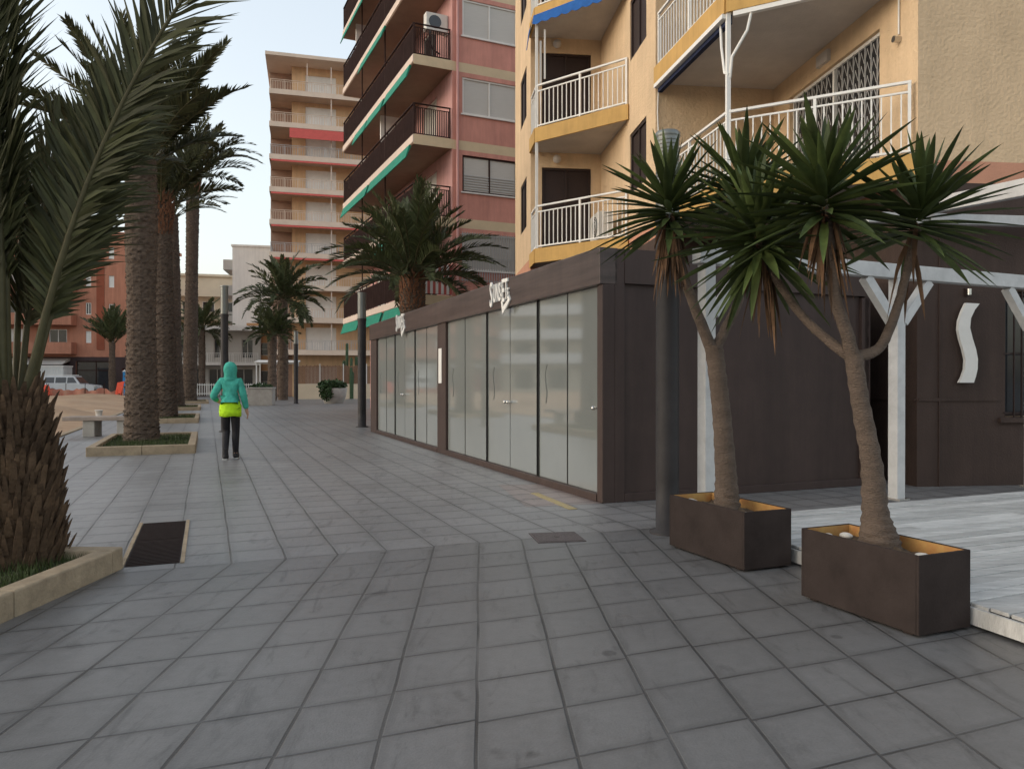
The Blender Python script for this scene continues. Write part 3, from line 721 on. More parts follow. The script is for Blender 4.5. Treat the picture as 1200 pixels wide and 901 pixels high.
# blue scalloped awning under the third-floor balcony at left
s, ins = bal[('l', 9.80)]; W = Wall((-3.98, 7.72), (-2.27, 5.985)); b = MB(); n = 60; vs = []
for i in range(n + 1):
    a = W.len * i / n; hem = 9.44 - .05 * (i / n) - .045 * abs(math.sin(i / n * math.pi * 9))
    vs += [W.p(a, .045, 9.64), W.p(a, .10, hem), W.p(a, .09, hem), W.p(a, .042, 9.63)]
b.add(vs, [(4 * i + q, 4 * i + 4 + q, 4 * i + 4 + (q + 1) % 4, 4 * i + (q + 1) % 4) for i in range(n) for q in range(4)] + [(0, 1, 2, 3), tuple(4 * n + q for q in (3, 2, 1, 0))])
W = Wall((-3.975, 8.45), (-3.985, 7.72)); m_ = 16; vs = []
for i in range(m_ + 1):
    a = W.len * i / m_; hem = 9.18 + .22 * i / m_ - .05 * abs(math.sin(i / m_ * math.pi * 3))
    vs += [W.p(a, .045, 9.60), W.p(a, .10, hem), W.p(a, .09, hem), W.p(a, .042, 9.59)]
b.add(vs, [(4 * i + q, 4 * i + 4 + q, 4 * i + 4 + (q + 1) % 4, 4 * i + (q + 1) % 4) for i in range(m_) for q in range(4)])
b.build('valance', 'blue_canvas', s)
b = MB(); b.box(-3.86, -3.82, 7.72, 7.76, 8.1, 9.1); b.box(-3.78, -3.745, 7.60, 7.635, 8.2, 9.3); b.build('awning_arm', 'white_paint', s)
for f in FL[:3]:
    b = MB(); b.ball(W43.p(.62, .09, f + 2.28), .10, 14, 10); b.tube([W43.p(.62, 0, f + 2.28), W43.p(.62, .05, f + 2.28)], .05, 10); b.build('globe_lamp', 'soffit_white', yb)
b = MB(); b.tube([W10.p(3.79, .02, 9.5), W10.p(3.79, .02, 6.12)], .012, 8); b.build('downpipe', 'white_paint', yb)
b = MB(); b.tube([W10.p(3.79, .0, 6.05), W10.p(3.79, .10, 6.05)], .045, 10); b.build('junction_box', 'steel', yb)
b = MB(); b.tube([W21.p(.05, .02, 6.75), W21.p(.03, .03, 6.3), W21.p(.05, .03, 5.8), W21.p(.02, .03, 4.6)], .012, 6); b.build('cable', 'white_paint', yb)
b = MB(); W10.box(b, 1.65, 2.0, .0, .06, 6.52, 6.70); b.build('vent', 'soffit_white', yb)
# air conditioner on the lower left balcony
ac = thing('air_conditioner', 'white outdoor air conditioner standing on the lower yellow-block balcony', 'air conditioner', (0, 0, 0), R(6.5))
ac.location = Matrix.Rotation(R(6.5), 4, 'Z') @ Vector((-2.62, 6.95, 0)) + Vector((5.34, 10.0, 4.36))
b = MB(); b.box(-.16, .16, -.40, .40, .06, .66); b.box(-.14, .14, -.36, -.30, 0, .06); b.box(-.14, .14, .30, .36, 0, .06); b.build('casing', 'ac_white', ac, bevel=.015)
b = MB(); b.tube([(-.165, -.1, .36), (-.172, -.1, .36)], .22, 20, 0)
for r_ in (.08, .14, .2):
    b.tube([(-.176, -.1 + r_ * math.cos(q * .524), .36 + r_ * math.sin(q * .524)) for q in range(13)], .006, 5, 1)
b.build('fan_guard', ['dark_glass', 'ac_white'], ac)

# ================================================================== pink apartment block
pk = thing('pink_apartment_building', 'tall pink apartment block with long brown-railed balconies and green awnings', 'building', (-2.10, 26.7, 0), R(24.5))
PF = [4.35 + 2.75 * k for k in range(8)]; PT = 27.5; PLN = 11.8; PD = 1.435
Ws = Wall((0, 0), (12, 0)); Wt = Wall((0, PLN), (0, 0))
b = MB()
hb = [(f - .31, f + .02, 1) for f in PF]
Ws.face(b, 0, PT, [(.38, 2.52, f + .98, f + 2.28) for f in PF], .13, 0, hb)
dops = []
for f in PF:
    for a0 in (1.2, 4.6, 8.4): dops.append((a0, a0 + 1.7, f + .02, f + 2.1))
Wt.face(b, 0, PT, dops + [(.8, 4.5, .2, 3.2), (5.5, 10.5, .2, 3.2)], .13, 2)
Wall((12, PLN), (0, PLN)).face(b, 0, PT); Wall((12, 0), (12, PLN)).face(b, 0, PT)
b.build('wall', ['pink_paint', 'cream_paint', 'pink_light'], pk)
b = MB(); b.box(-PD, 12.3, -.25, PLN + .2, PT, PT + .25); b.build('roof', 'cream_paint', pk)
b = MB(); b.box(.3, 11.7, .3, PLN - .3, .05, PT - .1); b.build('core_wall', 'shop_dark', pk)
b = MB(); b.tube([(.18, -.05, .0), (.18, -.05, PT)], .05, 8); b.build('downpipe', 'pink_light', pk)
for i, f in enumerate(PF):
    w = window(pk, Ws, .38, 2.52, f + .98, f + 2.28, 'aged_white' if i not in (1,) else 'brown_rail', 'blind_grey', .06, muls=(1.43,), depth=.08, sill='aged_white')
    if i == 0:
        b = MB()
        for k in range(24): Ws.box(b, .36 + k * .094, .385 + k * .094, .03, .05, f + .55, f + 2.3)
        for z in (f + .6, f + 1.4, f + 2.2): Ws.box(b, .30, 2.6, .012, .0295, z, z + .03)
        b.build('grille', 'grille_white', w)
    if i == 1:
        b = MB()
        for k in range(7): Ws.box(b, .42, 2.48, -.055, -.035, f + 1.02 + k * .09, f + 1.065 + k * .09)
        b.build('blind', 'grille_white', w)
    for j, a0 in enumerate((1.2, 4.6, 8.4)):
        window(pk, Wt, a0, a0 + 1.7, f + .02, f + 2.1, 'aged_white', ('shutter_white', 'blind_grey', 'dark_glass')[(i + j) % 3], .05, muls=(a0 + .85,), name='balcony_door')
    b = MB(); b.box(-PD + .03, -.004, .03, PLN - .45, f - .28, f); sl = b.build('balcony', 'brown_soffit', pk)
    b = MB(); b.box(-PD, -PD + .03, 0, PLN - .42, f - .24, f + .01); b.box(-PD + .03, -.004, 0, .029, f - .31, f + .03, 1); b.box(-PD + .03, -.004, PLN - .449, PLN - .42, f - .31, f + .03, 1)
    b.build('fascia', ['fascia_cream', 'cream_paint'], sl)
    railing(sl, [(-.05, PLN - .47), (-PD + .05, PLN - .47), (-PD + .05, .05), (-.05, .05)], f, f + 1.12, 'brown_rail', .075, .032, .06)
    b = MB()
    segs = [[(.3, 3.6), (4.0, 7.4), (7.8, 11.)], [(.25, 4.6)], [(.25, 5.8), (6.2, 11.1)], [(.2, 3.3), (3.7, 6.2), (6.4, 8.6)], [(3.5, 7.5)], [(.3, 5), (6, 11)], [(.3, 4)], [(.3, 4)]][i]
    for y0, y1 in segs:
        b.add([(-PD - .05, y0, f - .28), (-PD - .05, y1, f - .28), (-PD - .20, y1, f - .74), (-PD - .20, y0, f - .74), (-PD + .02, y0, f - .32), (-PD + .02, y1, f - .32), (-PD - .17, y1, f - .75), (-PD - .17, y0, f - .75)],
              [(0, 1, 2, 3), (7, 6, 5, 4), (0, 4, 5, 1), (3, 2, 6, 7), (0, 3, 7, 4), (1, 5, 6, 2)])
    b.build('awning', 'green_canvas', sl)
    b = MB()
    for y in (3.8, 7.6): b.box(-PD + .03, -PD + .075, y, y + .045, f + .03, f + 2.44)
    b.build('pole', 'brown_rail', sl)
b = MB()
for k in range(13): b.box(-1.32 + k * .1, -1.225 + k * .1, -.02, -.005, 4.42, 5.45, k % 2)
b.build('striped_screen', ['stripe_red', 'aged_white'], pk)
for q_, f in ((6.9, PF[2]), (2.6, PF[4])):
    b = MB(); Wt.box(b, q_, q_ + .1, .01, 1.3, f + .02, f + 2.2); b.build('partition', 'aged_white', pk)

ac2 = thing('air_conditioner', 'grey air conditioner hung high on the pink block beside a balcony end', 'air conditioner', (0, 0, 0), R(24.5))
ac2.location = Matrix.Rotation(R(24.5), 4, 'Z') @ Vector((-.42, .55, 0)) + Vector((-2.10, 26.7, 13.75))
b = MB(); b.box(-.40, .40, -.16, .16, .0, .62); b.box(.36, .415, -.12, .12, -.05, 0); b.build('casing', 'ac_white', ac2, bevel=.015)
b = MB(); b.tube([(-.08, -.165, .31), (-.08, -.172, .31)], .23, 20, 0); b.tube([(-.25, -.12, .0), (-.28, -.10, -.35), (-.1, .02, -.6), (.2, .1, -.7)], .03, 8, 0); b.build('fan_guard', 'dark_glass', ac2)

# ================================================================== ochre tower block
tb = thing('tower_block', 'tall ochre tower block with stacked balconies and coral awnings', 'building', (-20.4, 64, 0), R(15))
TF = [3.85 + 2.75 * k for k in range(9)]; TT = TF[-1] + 2.85
W = Wall((1.75, 1.7), (18, 1.7)); Wq = Wall((-.1, 3.6), (1.75, 3.6)); Wl = Wall((1.75, 3.6), (1.75, 1.7))
ops = []
for f in [.4] + TF:
    for a0 in (1.15, 6.9, 12.): ops.append((a0, a0 + 2.6, f + .03, f + 2.2))
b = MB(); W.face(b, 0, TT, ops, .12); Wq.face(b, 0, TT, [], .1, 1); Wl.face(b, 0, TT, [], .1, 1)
Wall((-.1, 14), (-.1, 3.6)).face(b, 0, TT, [(3, 4.2, f + .9, f + 2.1) for f in TF], .12, 1); Wall((18, 1.7), (18, 14)).face(b, 0, TT); Wall((18, 14), (-.1, 14)).face(b, 0, TT)
b.build('wall', ['tan_wall', 'recess_brown'], tb)
b = MB(); b.box(2., 17.7, 2.0, 13.7, .1, TT - .1); b.box(.1, 2., 4, 13.7, .1, TT - .1); b.build('core_wall', 'shop_dark', tb)
b = MB(); b.box(-.35, 18.3, -.35, 14.3, TT, TT + .28); b.build('roof', 'tower_slab', tb)
for i, f in enumerate(TF):
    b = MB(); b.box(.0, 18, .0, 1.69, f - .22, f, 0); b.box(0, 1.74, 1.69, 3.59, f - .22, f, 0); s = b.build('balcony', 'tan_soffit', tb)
    b = MB(); b.box(-.05, 18.05, -.05, -.002, f - .26, f + .16); b.box(-.05, -.002, -.002, 3.59, f - .26, f + .16); b.build('fascia', 'tower_slab', s)
    railing(s, [(.05, 3.5), (.05, .05), (17.9, .05)], f + .1, f + 1.0, 'tower_slab' if i % 3 else 'grille_white', .2, .03, .06)
    for a0 in (1.15, 6.9, 12.): window(tb, W, a0, a0 + 2.6, f + .03, f + 2.2, 'shutter_white', 'shutter_white', .06, muls=(a0 + 1.3,))
    b = MB(); b.box(5.0, 5.09, .1, .19, f + .16, f + 2.48); 
    if i == 8: b.box(3.0, 3.09, .1, .19, f + .16, f + 2.6)
    b.box(9.5, 9.59, .1, .19, f + .16, f + 2.48); b.build('pole', 'fascia_cream', s)
    if i in (7,):
        b = MB(); b.hexa([(1.6, -.35, f - 1.2), (6.1, -.35, f - 1.2), (6.1, -.30, f - 1.2), (1.6, -.30, f - 1.2), (1.6, -.07, f - .30), (6.1, -.07, f - .30), (6.1, -.02, f - .28), (1.6, -.02, f - .28)]); b.build('awning', 'coral_canvas', s)
    if i in (3, 4, 5, 6):
        b = MB(); b.hexa([(.1, -.13, f - .44), (9, -.13, f - .44), (9, -.10, f - .44), (.1, -.10, f - .44), (.1, -.07, f - .28), (9, -.07, f - .28), (9, -.02, f - .28), (.1, -.02, f - .28)]); b.build('awning', 'coral_canvas', s)
for a0 in (1.15, 6.9, 12.): window(tb, W, a0, a0 + 2.6, .43, 2.6, 'shutter_white', 'shutter_white', .06, muls=(a0 + 1.3,))

# ================================================================== small buildings at the end of the promenade
wb = thing('white_building', 'plain white windowless building end wall left of the tower', 'building', (-30.2, 82, 0), R(12))
b = MB(); b.box(0, 6.5, 0, 12, 0, 15.9); b.build('wall', 'white_render', wb)
b = MB(); b.box(-.12, 6.62, -.12, 12.1, 15.9, 16.1); b.build('roof', 'white_render', wb)
for z in (8., 10.9, 13.7):
    b = MB(); b.box(-1.1, -.01, 1, 6, z - .2, z); b.box(-1.1, -1.02, 1, 6, z, z + .9); b.box(-1.02, -.01, 1, 1.08, z, z + .9); b.build('balcony', 'house_grey', wb)
cb = thing('cream_building', 'small cream stepped building far behind the palm trunks', 'building', (-43, 97, 0), R(14))
b = MB()
for k in range(5): 
    W = Wall((0, 0), (7.5, 0)); 
W.face(b, 0, 14.8, [(a, a + 1.5, z + .8, z + 2.2) for a in (.8, 3.2, 5.5) for z in (.4, 3.4, 6.4, 9.4)], .2); Wall((7.5, 0), (7.5, 9)).face(b, 0, 14.8, [(1.5, 4, z + .5, z + 2.2) for z in (3.4, 6.4, 9.4)], .2); Wall((0, 9), (0, 0)).face(b, 0, 14.8); Wall((7.5, 9), (0, 9)).face(b, 0, 14.8); b.build('wall', 'cream_render', cb)
for z in (.4, 3.4, 6.4, 9.4):
    for a in (.8, 3.2, 5.5): window(cb, W, a, a + 1.5, z + .8, z + 2.2, 'shutter_white', 'dark_glass', .08, muls=(a + .75,))
    window(cb, Wall((7.5, 0), (7.5, 9)), 1.5, 4, z + .5, z + 2.2, 'shutter_white', 'dark_glass', .08) if z > 1 else None
    b = MB(); b.box(-.2, 8.3, -1.0, -.01, z + 2.75, z + 3.0); b.box(-.2, 8.3, -1.0, -.9, z + 3., z + 3.8); b.box(7.51, 8.3, -.01, 8, z + 2.75, z + 3.0); b.box(8.2, 8.3, -.01, 8, z + 3., z + 3.8); b.build('balcony', 'cream_render', cb)
b = MB(); b.box(-.3, 8, -.3, 9.2, 14.8, 15.1); b.build('roof', 'cream_render', cb)

lh = thing('low_house', 'low pale two-storey house at the end of the promenade', 'house', (-33.2, 74, 0), R(12))
W = Wall((0, 0), (8.3, 0)); ops = [(a, a + 1.1, 3.6, 5.5) for a in (.8, 3.9, 6.5)] + [(.9, 2.6, .5, 2.6), (3.4, 5., .3, 2.6), (5.8, 7.6, .5, 2.6)]
b = MB(); W.face(b, 0, 6.3, ops, .15); Wall((8.3, 0), (8.3, 8)).face(b, 0, 6.3); Wall((0, 8), (0, 0)).face(b, 0, 6.3); Wall((8.3, 8), (0, 8)).face(b, 0, 6.3); b.build('wall', 'house_grey', lh)
for o_ in ops: window(lh, W, *o_, 'house_grey', 'dark_glass', .08, muls=((o_[0] + o_[1]) / 2,))
b = MB(); b.box(-.4, 8.7, -1.3, 8.2, 6.3, 6.75); b.build('roof', 'white_render', lh)
b = MB(); b.box(-.1, 8.3, -1.4, -.01, 2.9, 3.15); ll_ = b.build('balcony', 'white_render', lh)
railing(ll_, [(0, -1.3), (8.2, -1.3)], 3.15, 4.1, 'white_paint', .2, .03, .05)
bh = thing('brown_house', 'small brown brick house between the pale house and tower', 'house', (-26.4, 76, 0), R(12))
W = Wall((0, 0), (5.2, 0)); ops = [(1., 2.6, 3.9, 5.2), (3.4, 4.6, 3.9, 5.2), (.6, 2.2, .2, 2.4)]
b = MB(); W.face(b, 0, 6.9, ops, .15); Wall((5.2, 0), (5.2, 8)).face(b, 0, 6.9); Wall((0, 8), (0, 0)).face(b, 0, 6.9); Wall((5.2, 8), (0, 8)).face(b, 0, 6.9); b.build('wall', 'house_brown', bh)
for o_ in ops: window(bh, W, *o_, 'house_grey', 'dark_glass', .08, trans=((o_[2] + o_[3]) / 2,))
b = MB(); b.box(-.15, 5.3, -.2, 8.1, 6.9, 7.15); b.build('roof', 'house_brown', bh)

# ================================================================== orange brick apartment block on the left
ob = thing('brick_apartment_building', 'orange brick apartment block behind the sandy ground at left', 'building', (-63, 70.5, 0), R(8))
OF = [4.2 + 2.75 * k for k in range(4)]; OT = 15.5
W = Wall((0, 0), (27.2, 0)); b = MB(); ops = []
for f in OF:
    for a in (2.2, 6.2, 11., 14.6): ops.append((a, a + 1.9, f + .1, f + 2.15))
    ops += [(18.6, 20.2, f + .75, f + 2.15), (21.9, 22.4, f + .85, f + 2.), (24., 24.5, f + .75, f + 1.9), (25.7, 26.3, f + .7, f + 2.)]
gops = [(.5, 5.5, .1, 3.3), (6.2, 11, .1, 3.3), (11.6, 15.8, .1, 3.3), (16.4, 20.4, .1, 3.3), (21, 24.6, .1, 3.3), (25.2, 26.8, .1, 2.6)]
W.face(b, 0, OT, ops + gops, .18, 0, [(0, 3.7, 1)]); Wall((27.2, 0), (27.2, 12)).face(b, 0, OT, [(3, 4.2, f + .9, f + 2.1) for f in OF], .15); Wall((0, 12), (0, 0)).face(b, 0, OT); Wall((27.2, 12), (0, 12)).face(b, 0, OT)
b.build('wall', ['red_brick', 'shop_dark'], ob)
b = MB(); b.box(-.2, 27.4, -.25, 12.2, OT, OT + .3); b.build('roof', 'red_brick', ob)
b = MB(); b.box(22.9, 23.6, -.06, -.004, 4.4, 14.9); b.build('service_panel', 'red_brick_dark', ob)
for o_ in ops: window(ob, W, *o_, 'shutter_white', 'shutter_white' if (o_[0] + o_[2]) % 2 < 1.5 else 'dark_glass', .07, muls=((o_[0] + o_[1]) / 2,), depth=.12)
for i, o_ in enumerate(gops): window(ob, W, *o_, 'brown_rail', ('dark_glass', 'stripe_red', 'dark_glass', 'brown_shutter')[i % 4], .1, muls=((o_[0] + o_[1]) / 2,), trans=(2.4,), depth=.15, name='shop_front')
for f in OF:
    b = MB(); b.box(.3, 21.1, -1.3, -.006, f - .25, f); b.box(.3, 21.1, -1.3, -1.18, f, f + .85); b.box(20.98, 21.1, -1.18, -.006, f, f + .85); b.box(.3, .42, -1.18, -.006, f, f + .85); b.build('balcony', 'red_brick', ob)
b = MB(); b.hexa([(6, -1.8, 2.9), (20.5, -1.8, 2.9), (20.5, -.02, 3.3), (6, -.02, 3.3), (6, -1.8, 2.95), (20.5, -1.8, 2.95), (20.5, -.02, 3.55), (6, -.02, 3.55)]); b.build('awning', 'house_grey', ob)

# pale apartment block farther along the beach: it shows mirrored in the glass doors
rb = thing('pale_apartment_building', 'pale apartment block beyond the beach, mirrored in the glass doors', 'building', (-72, 36, 0), R(62))
W = Wall((0, 0), (38, 0)); b = MB(); ops = []
RF = [3.6 + 2.8 * k for k in range(5)]
for f in [.4] + RF:
    for k in range(9): ops.append((1.2 + 4.1 * k, 3.6 + 4.1 * k, f + .05, f + 2.3))
W.face(b, 0, 18.4, ops, .2); Wall((38, 0), (38, 12)).face(b, 0, 18.4); Wall((38, 12), (0, 12)).face(b, 0, 18.4); Wall((0, 12), (0, 0)).face(b, 0, 18.4); b.build('wall', 'cream_render', rb)
mbp = MB()
for o_ in ops: W.box(mbp, o_[0] + .01, o_[1] - .01, -.2, -.15, o_[2] + .01, o_[3] - .01)
mbp.build('glazing', 'dark_glass', rb)
for f in RF:
    b = MB(); W.box(b, .3, 37.7, .004, 1.4, f - .22, f); W.box(b, .3, 37.7, 1.3, 1.4, f, f + .95); b.build('balcony', 'white_render', rb)
b = MB(); b.box(-.3, 38.3, -.5, 12.3, 18.4, 18.8); b.build('roof', 'white_render', rb)
defm('palm_trunk', (.15, .112, .085), .95, .35, 9, .9, 30, stretch=(1, 1, 2.2), col2=(.055, .038, .029), rnd=.35)
defm('palm_boot', (.135, .085, .05), .95, .4, 9, .7, 30, col2=(.05, .030, .018), rnd=.3)
defm('palm_boot_red', (.20, .10, .055), .95, .35, 9, .6, 30, col2=(.12, .05, .028), rnd=.25)
defm('palm_leaf', (.056, .058, .024), .6, .25, 6, rnd=.38, spec=.22, trans=.08)
defm('palm_leaf_far', (.062, .076, .030), .55, .25, 4, rnd=.35, spec=.35, trans=.12)
defm('palm_stem', (.075, .066, .030), .6, .25, 5)
defm('grass_blade', (.042, .060, .016), .7, .3, 12, rnd=.4, trans=.1)
defm('bed_soil', (.045, .05, .022), .95, .4, 6, .6, 30)
defm('shrub_leaf', (.035, .065, .022), .6, .3, 8, rnd=.4, trans=.1)
defm('cactus', (.05, .09, .045), .7, .2, 5)
defm('concrete', (.34, .32, .29), .85, .15, 3, .2, 30)
defm('bench_stone', (.30, .25, .215), .85, .2, 4, .3, 30)
defm('reed', (.24, .145, .095), .9, .25, 8, .3, 20, stretch=(6, 6, .5))

def boots(mb, prof, z0, z1, n_ring, dz, ln, wd, out, rng, mi=0):
    """cut leaf bases set in a spiral round the trunk"""
    z = z0; k = 0
    while z < z1:
        f = (z - prof[0][0]) / (prof[-1][0] - prof[0][0])
        for (za, ra), (zb, rb_) in zip(prof, prof[1:]):
            if za <= z <= zb: r = ra + (rb_ - ra) * (z - za) / (zb - za)
        for j in range(n_ring):
            a = 2 * math.pi * (j + .5 * (k % 2)) / n_ring + rng.uniform(-.09, .09)
            c, s = math.cos(a), math.sin(a); l = ln * rng.uniform(.65, 1.25); w = wd * rng.uniform(.8, 1.15); o = out * rng.uniform(.6, 1.3)
            tw = rng.uniform(.16, .5); e = Vector((c, s, 0)); t = Vector((-s, c, 0)); up = Vector((0, 0, 1))
            p = e * (r - .02) + up * (z + rng.uniform(-.02, .02)); tip = p + e * (o + .02) + up * l
            th = .022 + wd * .25
            v = [p - t * w, p + t * w, p + t * w * .8 + e * th, p - t * w * .8 + e * th, tip - t * w * tw - e * .008, tip + t * w * tw - e * .008, tip + t * w * tw * .8 + e * .010 + up * .02, tip - t * w * tw * .8 + e * .010 + up * .02]
            mb.add(v, [(3, 2, 1, 0), (4, 5, 6, 7), (3, 7, 6, 2), (0, 1, 5, 4), (1, 2, 6, 5), (0, 4, 7, 3)], mi)
        z += dz; k += 1

def palm(name, label, x, y, h, r0, r1, seed, n, L, nl, ll, lw, el=(84, -8), droop=(.5, 1.1), curve=(0, 0), leafm='palm_leaf', fr=None, boot=None, group=None, rings=.055, nseg=26, skip=None, N=10, r_base=None):
    rng = random.Random(seed); t = thing(name, label, 'palm tree', (x, y, 0), 0, group)
    mb = MB(); k = max(6, int(h / rings)); pts = []; rad = []
    for i in range(k + 1):
        f = i / k; pts.append((curve[0] * (f * f) + curve[0] * .35 * math.sin(f * 3.1), curve[1] * f * f, h * f - (.1 if i == 0 else 0)))
        fl = (r_base - r0) * math.exp(-f * h / .35) if r_base else 0
        rad.append(r0 + (r1 - r0) * f + fl + .02 * math.sin(f * 9 + seed))
    def fn(i, j, a):
        u = j + i * .5; w = abs(math.sin(math.pi * (u / 2.0))) ; q = (i % 4) / 3.
        return 1 + .055 * w * (1 - q) + .03 * q * (1 - w) + rng.uniform(-.018, .018)
    mb.tube(pts, rad, nseg, 0, fn=fn, smooth=False)
    sdz = rings * 1.7; z_ = .15; q_ = 0
    while z_ < h - .1:          # leaf scars, each a small ragged ledge
        f = z_ / h; i_ = min(int(f * k), k - 1); P = Vector(pts[i_]); r_ = rad[i_]; nr = nseg // 2
        for j in range(nr):
            if rng.random() < .1: continue
            a = 2 * math.pi * (j + .5 * (q_ % 2)) / nr + rng.uniform(-.08, .08); e_ = Vector((math.cos(a), math.sin(a), 0)); t_ = Vector((-e_.y, e_.x, 0)); U_ = Vector((0, 0, 1))
            w_ = r_ * 2.6 / nr * rng.uniform(.7, 1.1); o_ = P + e_ * r_ * .97 + U_ * rng.uniform(-.3, .3) * sdz; ou = rng.uniform(.015, .05) * (r_ / .3); hh = sdz * rng.uniform(.7, 1.15)
            mb.add([o_ - t_ * w_, o_ + t_ * w_, o_ + t_ * w_ * .45 + e_ * ou + U_ * hh * .75, o_ - t_ * w_ * .45 + e_ * ou + U_ * hh * .75, o_ + t_ * w_ * .3 + U_ * hh - e_ * .02, o_ - t_ * w_ * .3 + U_ * hh - e_ * .02], [(0, 1, 2, 3), (3, 2, 4, 5), (0, 3, 5), (1, 4, 2)])
        z_ += sdz; q_ += 1
    mb.build('trunk', 'palm_trunk', t)
    top = Vector(pts[-1])
    if boot:
        bb = MB(); boots(bb, [(0, r1 * .98), (boot[0], r1 * boot[2] if len(boot) > 2 else r1 * 1.15)], 0.0, boot[0] - .02, boot[1], .085, .15, .05, .06, rng)
        o = bb.build('leaf_bases', 'palm_boot_red', t); o.location = (top.x, top.y, top.z - boot[0] * .75)
    mb = MB()
    for i in range(n):
        f = (i + .5) / n; az = i * 2.39996 + rng.uniform(-.3, .3)
        if skip and skip(math.atan2(math.sin(az), math.cos(az)), f): continue
        e = R(el[0] + (el[1] - el[0]) * f ** 1.15 + rng.uniform(-6, 6)); dr = droop[0] + (droop[1] - droop[0]) * f + rng.uniform(-.12, .12)
        b0 = top + Vector((math.cos(az), math.sin(az), 0)) * r1 * (.25 + .6 * f) + Vector((0, 0, .25 * (1 - f) - .1))
        frond(mb, b0, az, e, L * rng.uniform(.85, 1.1) * (1 - .12 * f), dr, rng.uniform(-.7, .7), nl, ll, lw, rng, N, stem=.02 * max(1, r1 / .22), ragged=.14)
    for q in (fr or []):
        az, e, l, dr, ro = q[:5]; frond(mb, top + Vector((math.cos(R(az)), math.sin(R(az)), 0)) * r1 * .5, R(az), R(e), l, dr, R(ro), nl, ll, lw, rng, N, stem=.025)
    mb.build('crown', [leafm, 'palm_stem'], t)
    return t

PGp = 'date palms in kerbed beds along the promenade'
# palm A, nearest: stubby trunk full of cut leaf bases, huge upright fronds
def near_palm():
    rng = random.Random(41)
    t = thing('palm_tree', 'nearest palm with stubby shaggy trunk and huge upright fronds at left', 'palm tree', (-3.61, 5.50, 0), 0, PGp)
    prof = [(-.05, .30), (.2, .285), (.7, .265), (1.05, .20), (1.32, .12)]
    mb = MB(); mb.lathe([(r, z) for z, r in prof], 24); boots(mb, prof, .0, 1.27, 19, .062, .17, .036, .05, rng); boots(mb, prof, .03, 1.2, 9, .13, .21, .03, .085, rng); mb.build('trunk', 'palm_boot', t)
    mb = MB(); top = Vector((0, 0, 1.22))
    spec = [  # azimuth, elevation, length, droop, roll
        (0, 77.5, 4.5, .62, 84), (178, 89.5, 4.4, .04, 86), (15, 80, 2.45, .20, 80), 
        (150, 89, 4.2, .1, 84), (140, 82, 4.2, .3, 82), (165, 78, 4.0, .4, 84), (185, 70, 4.0, .6, 84), (200, 84, 4.3, .3, 86), (150, 88, 3.3, .1, 80),
        (225, 72, 3.6, .6, 60), (170, 60, 3.6, .8, 70), (120, 66, 3.5, .7, 50), (182, 52, 3.4, .8, 70), (170, 86, 3.6, .10, 50), (70, 77, 2.9, .4, 84), (110, 74, 3.0, .4, 70)]
    for q in spec:
        az, e, l, dr, ro = q
        frond(mb, top + Vector((math.cos(R(az)), math.sin(R(az)), 0)) * .08 + Vector((0, 0, rng.uniform(-.2, .08))), R(az) + rng.uniform(-.05, .05), R(e), l, dr, R(ro), 132, .60, .032, rng, 14, stem=.034, start=.27, vee=.12, taper=.6, ragged=.16, a0=48, a1=30, sagk=1.6)
    mb.build('crown', ['palm_leaf', 'palm_stem'], t)
near_palm()
g = G(166, 521)
palm('palm_tree', 'second palm in the row, thick straight trunk behind the stone bench', g.x, g.y, 6.2, .305, .30, 7, 34, 2.7, 60, .46, .05, (86, 30), (.35, .8), fr=[(-4, 60, 3.1, .22, 84), (10, 68, 2.9, .3, 80), (20, 76, 3.2, .2, 80), (8, 52, 2.3, .3, 82)], group=PGp, r_base=.36)
g = G(194, 492)
palm('palm_tree', 'third palm in the row with reddish leaf stubs under its crown', g.x, g.y, 7.7, .40, .34, 17, 34, 3.2, 46, .5, .065, (86, 34), (.4, .8), boot=(1.5, 18, 1.25), group=PGp, curve=(-.15, 0), r_base=.45, fr=[(0, 62, 3.4, .4, 80), (15, 54, 3.0, .5, 80), (5, 72, 3.5, .3, 84)])
g = G(207, 479)
palm('palm_tree', 'fourth palm in the row with slim trunk mostly behind the others', g.x, g.y, 9.6, .33, .28, 27, 28, 3.3, 34, .42, .055, (84, 25), (.5, 1.0), group=PGp, curve=(-.2, 0), r_base=.4, rings=.09, nseg=18)
g = G(222, 472)
palm('palm_tree', 'tall fifth palm in the row, its crown arching right against the sky', g.x, g.y, 14.2, .40, .36, 37, 26, 4.0, 40, .6, .085, (80, 25), (.6, 1.1), boot=(1.6, 14, 1.5), group=PGp, curve=(.25, 0), r_base=.48, rings=.10, nseg=18, fr=[(0, 52, 4.8, 1.45, 30), (-12, 40, 4.4, 1.2, 20), (8, 62, 4.6, 1.3, 35), (4, 46, 4.6, 1.4, 10), (-5, 58, 4.2, 1.5, 20)])
palm('palm_tree', 'bushy palm rising behind the glass pavilion before the pink block', -3.10, 23.6, 4.6, .34, .36, 51, 66, 2.75, 54, .44, .046, (86, 6), (.5, 1.25), boot=(1.45, 18, 1.0), r_base=.5, leafm='palm_leaf_far', fr=[(172, 38, 3.1, 1.3, 0), (185, 46, 3.0, 1.3, 10), (0, 42, 3.0, 1.0, 0), (-10, 34, 2.9, 1.2, 0), (5, 50, 2.9, .9, 10), (95, 86, 3.0, .2, 80), (0, 88, 2.9, .2, 80)])
palm('palm_tree', 'palm with wide drooping crown before the ochre tower', -16.6, 55, 7.3, .36, .32, 61, 54, 3.5, 34, .55, .10, (82, -12), (.7, 1.4), group='palms before the ochre tower', leafm='palm_leaf_far', rings=.12, nseg=16, N=8, fr=[(178, 25, 3.6, 1.2, 0), (0, 22, 3.6, 1.1, 0)])
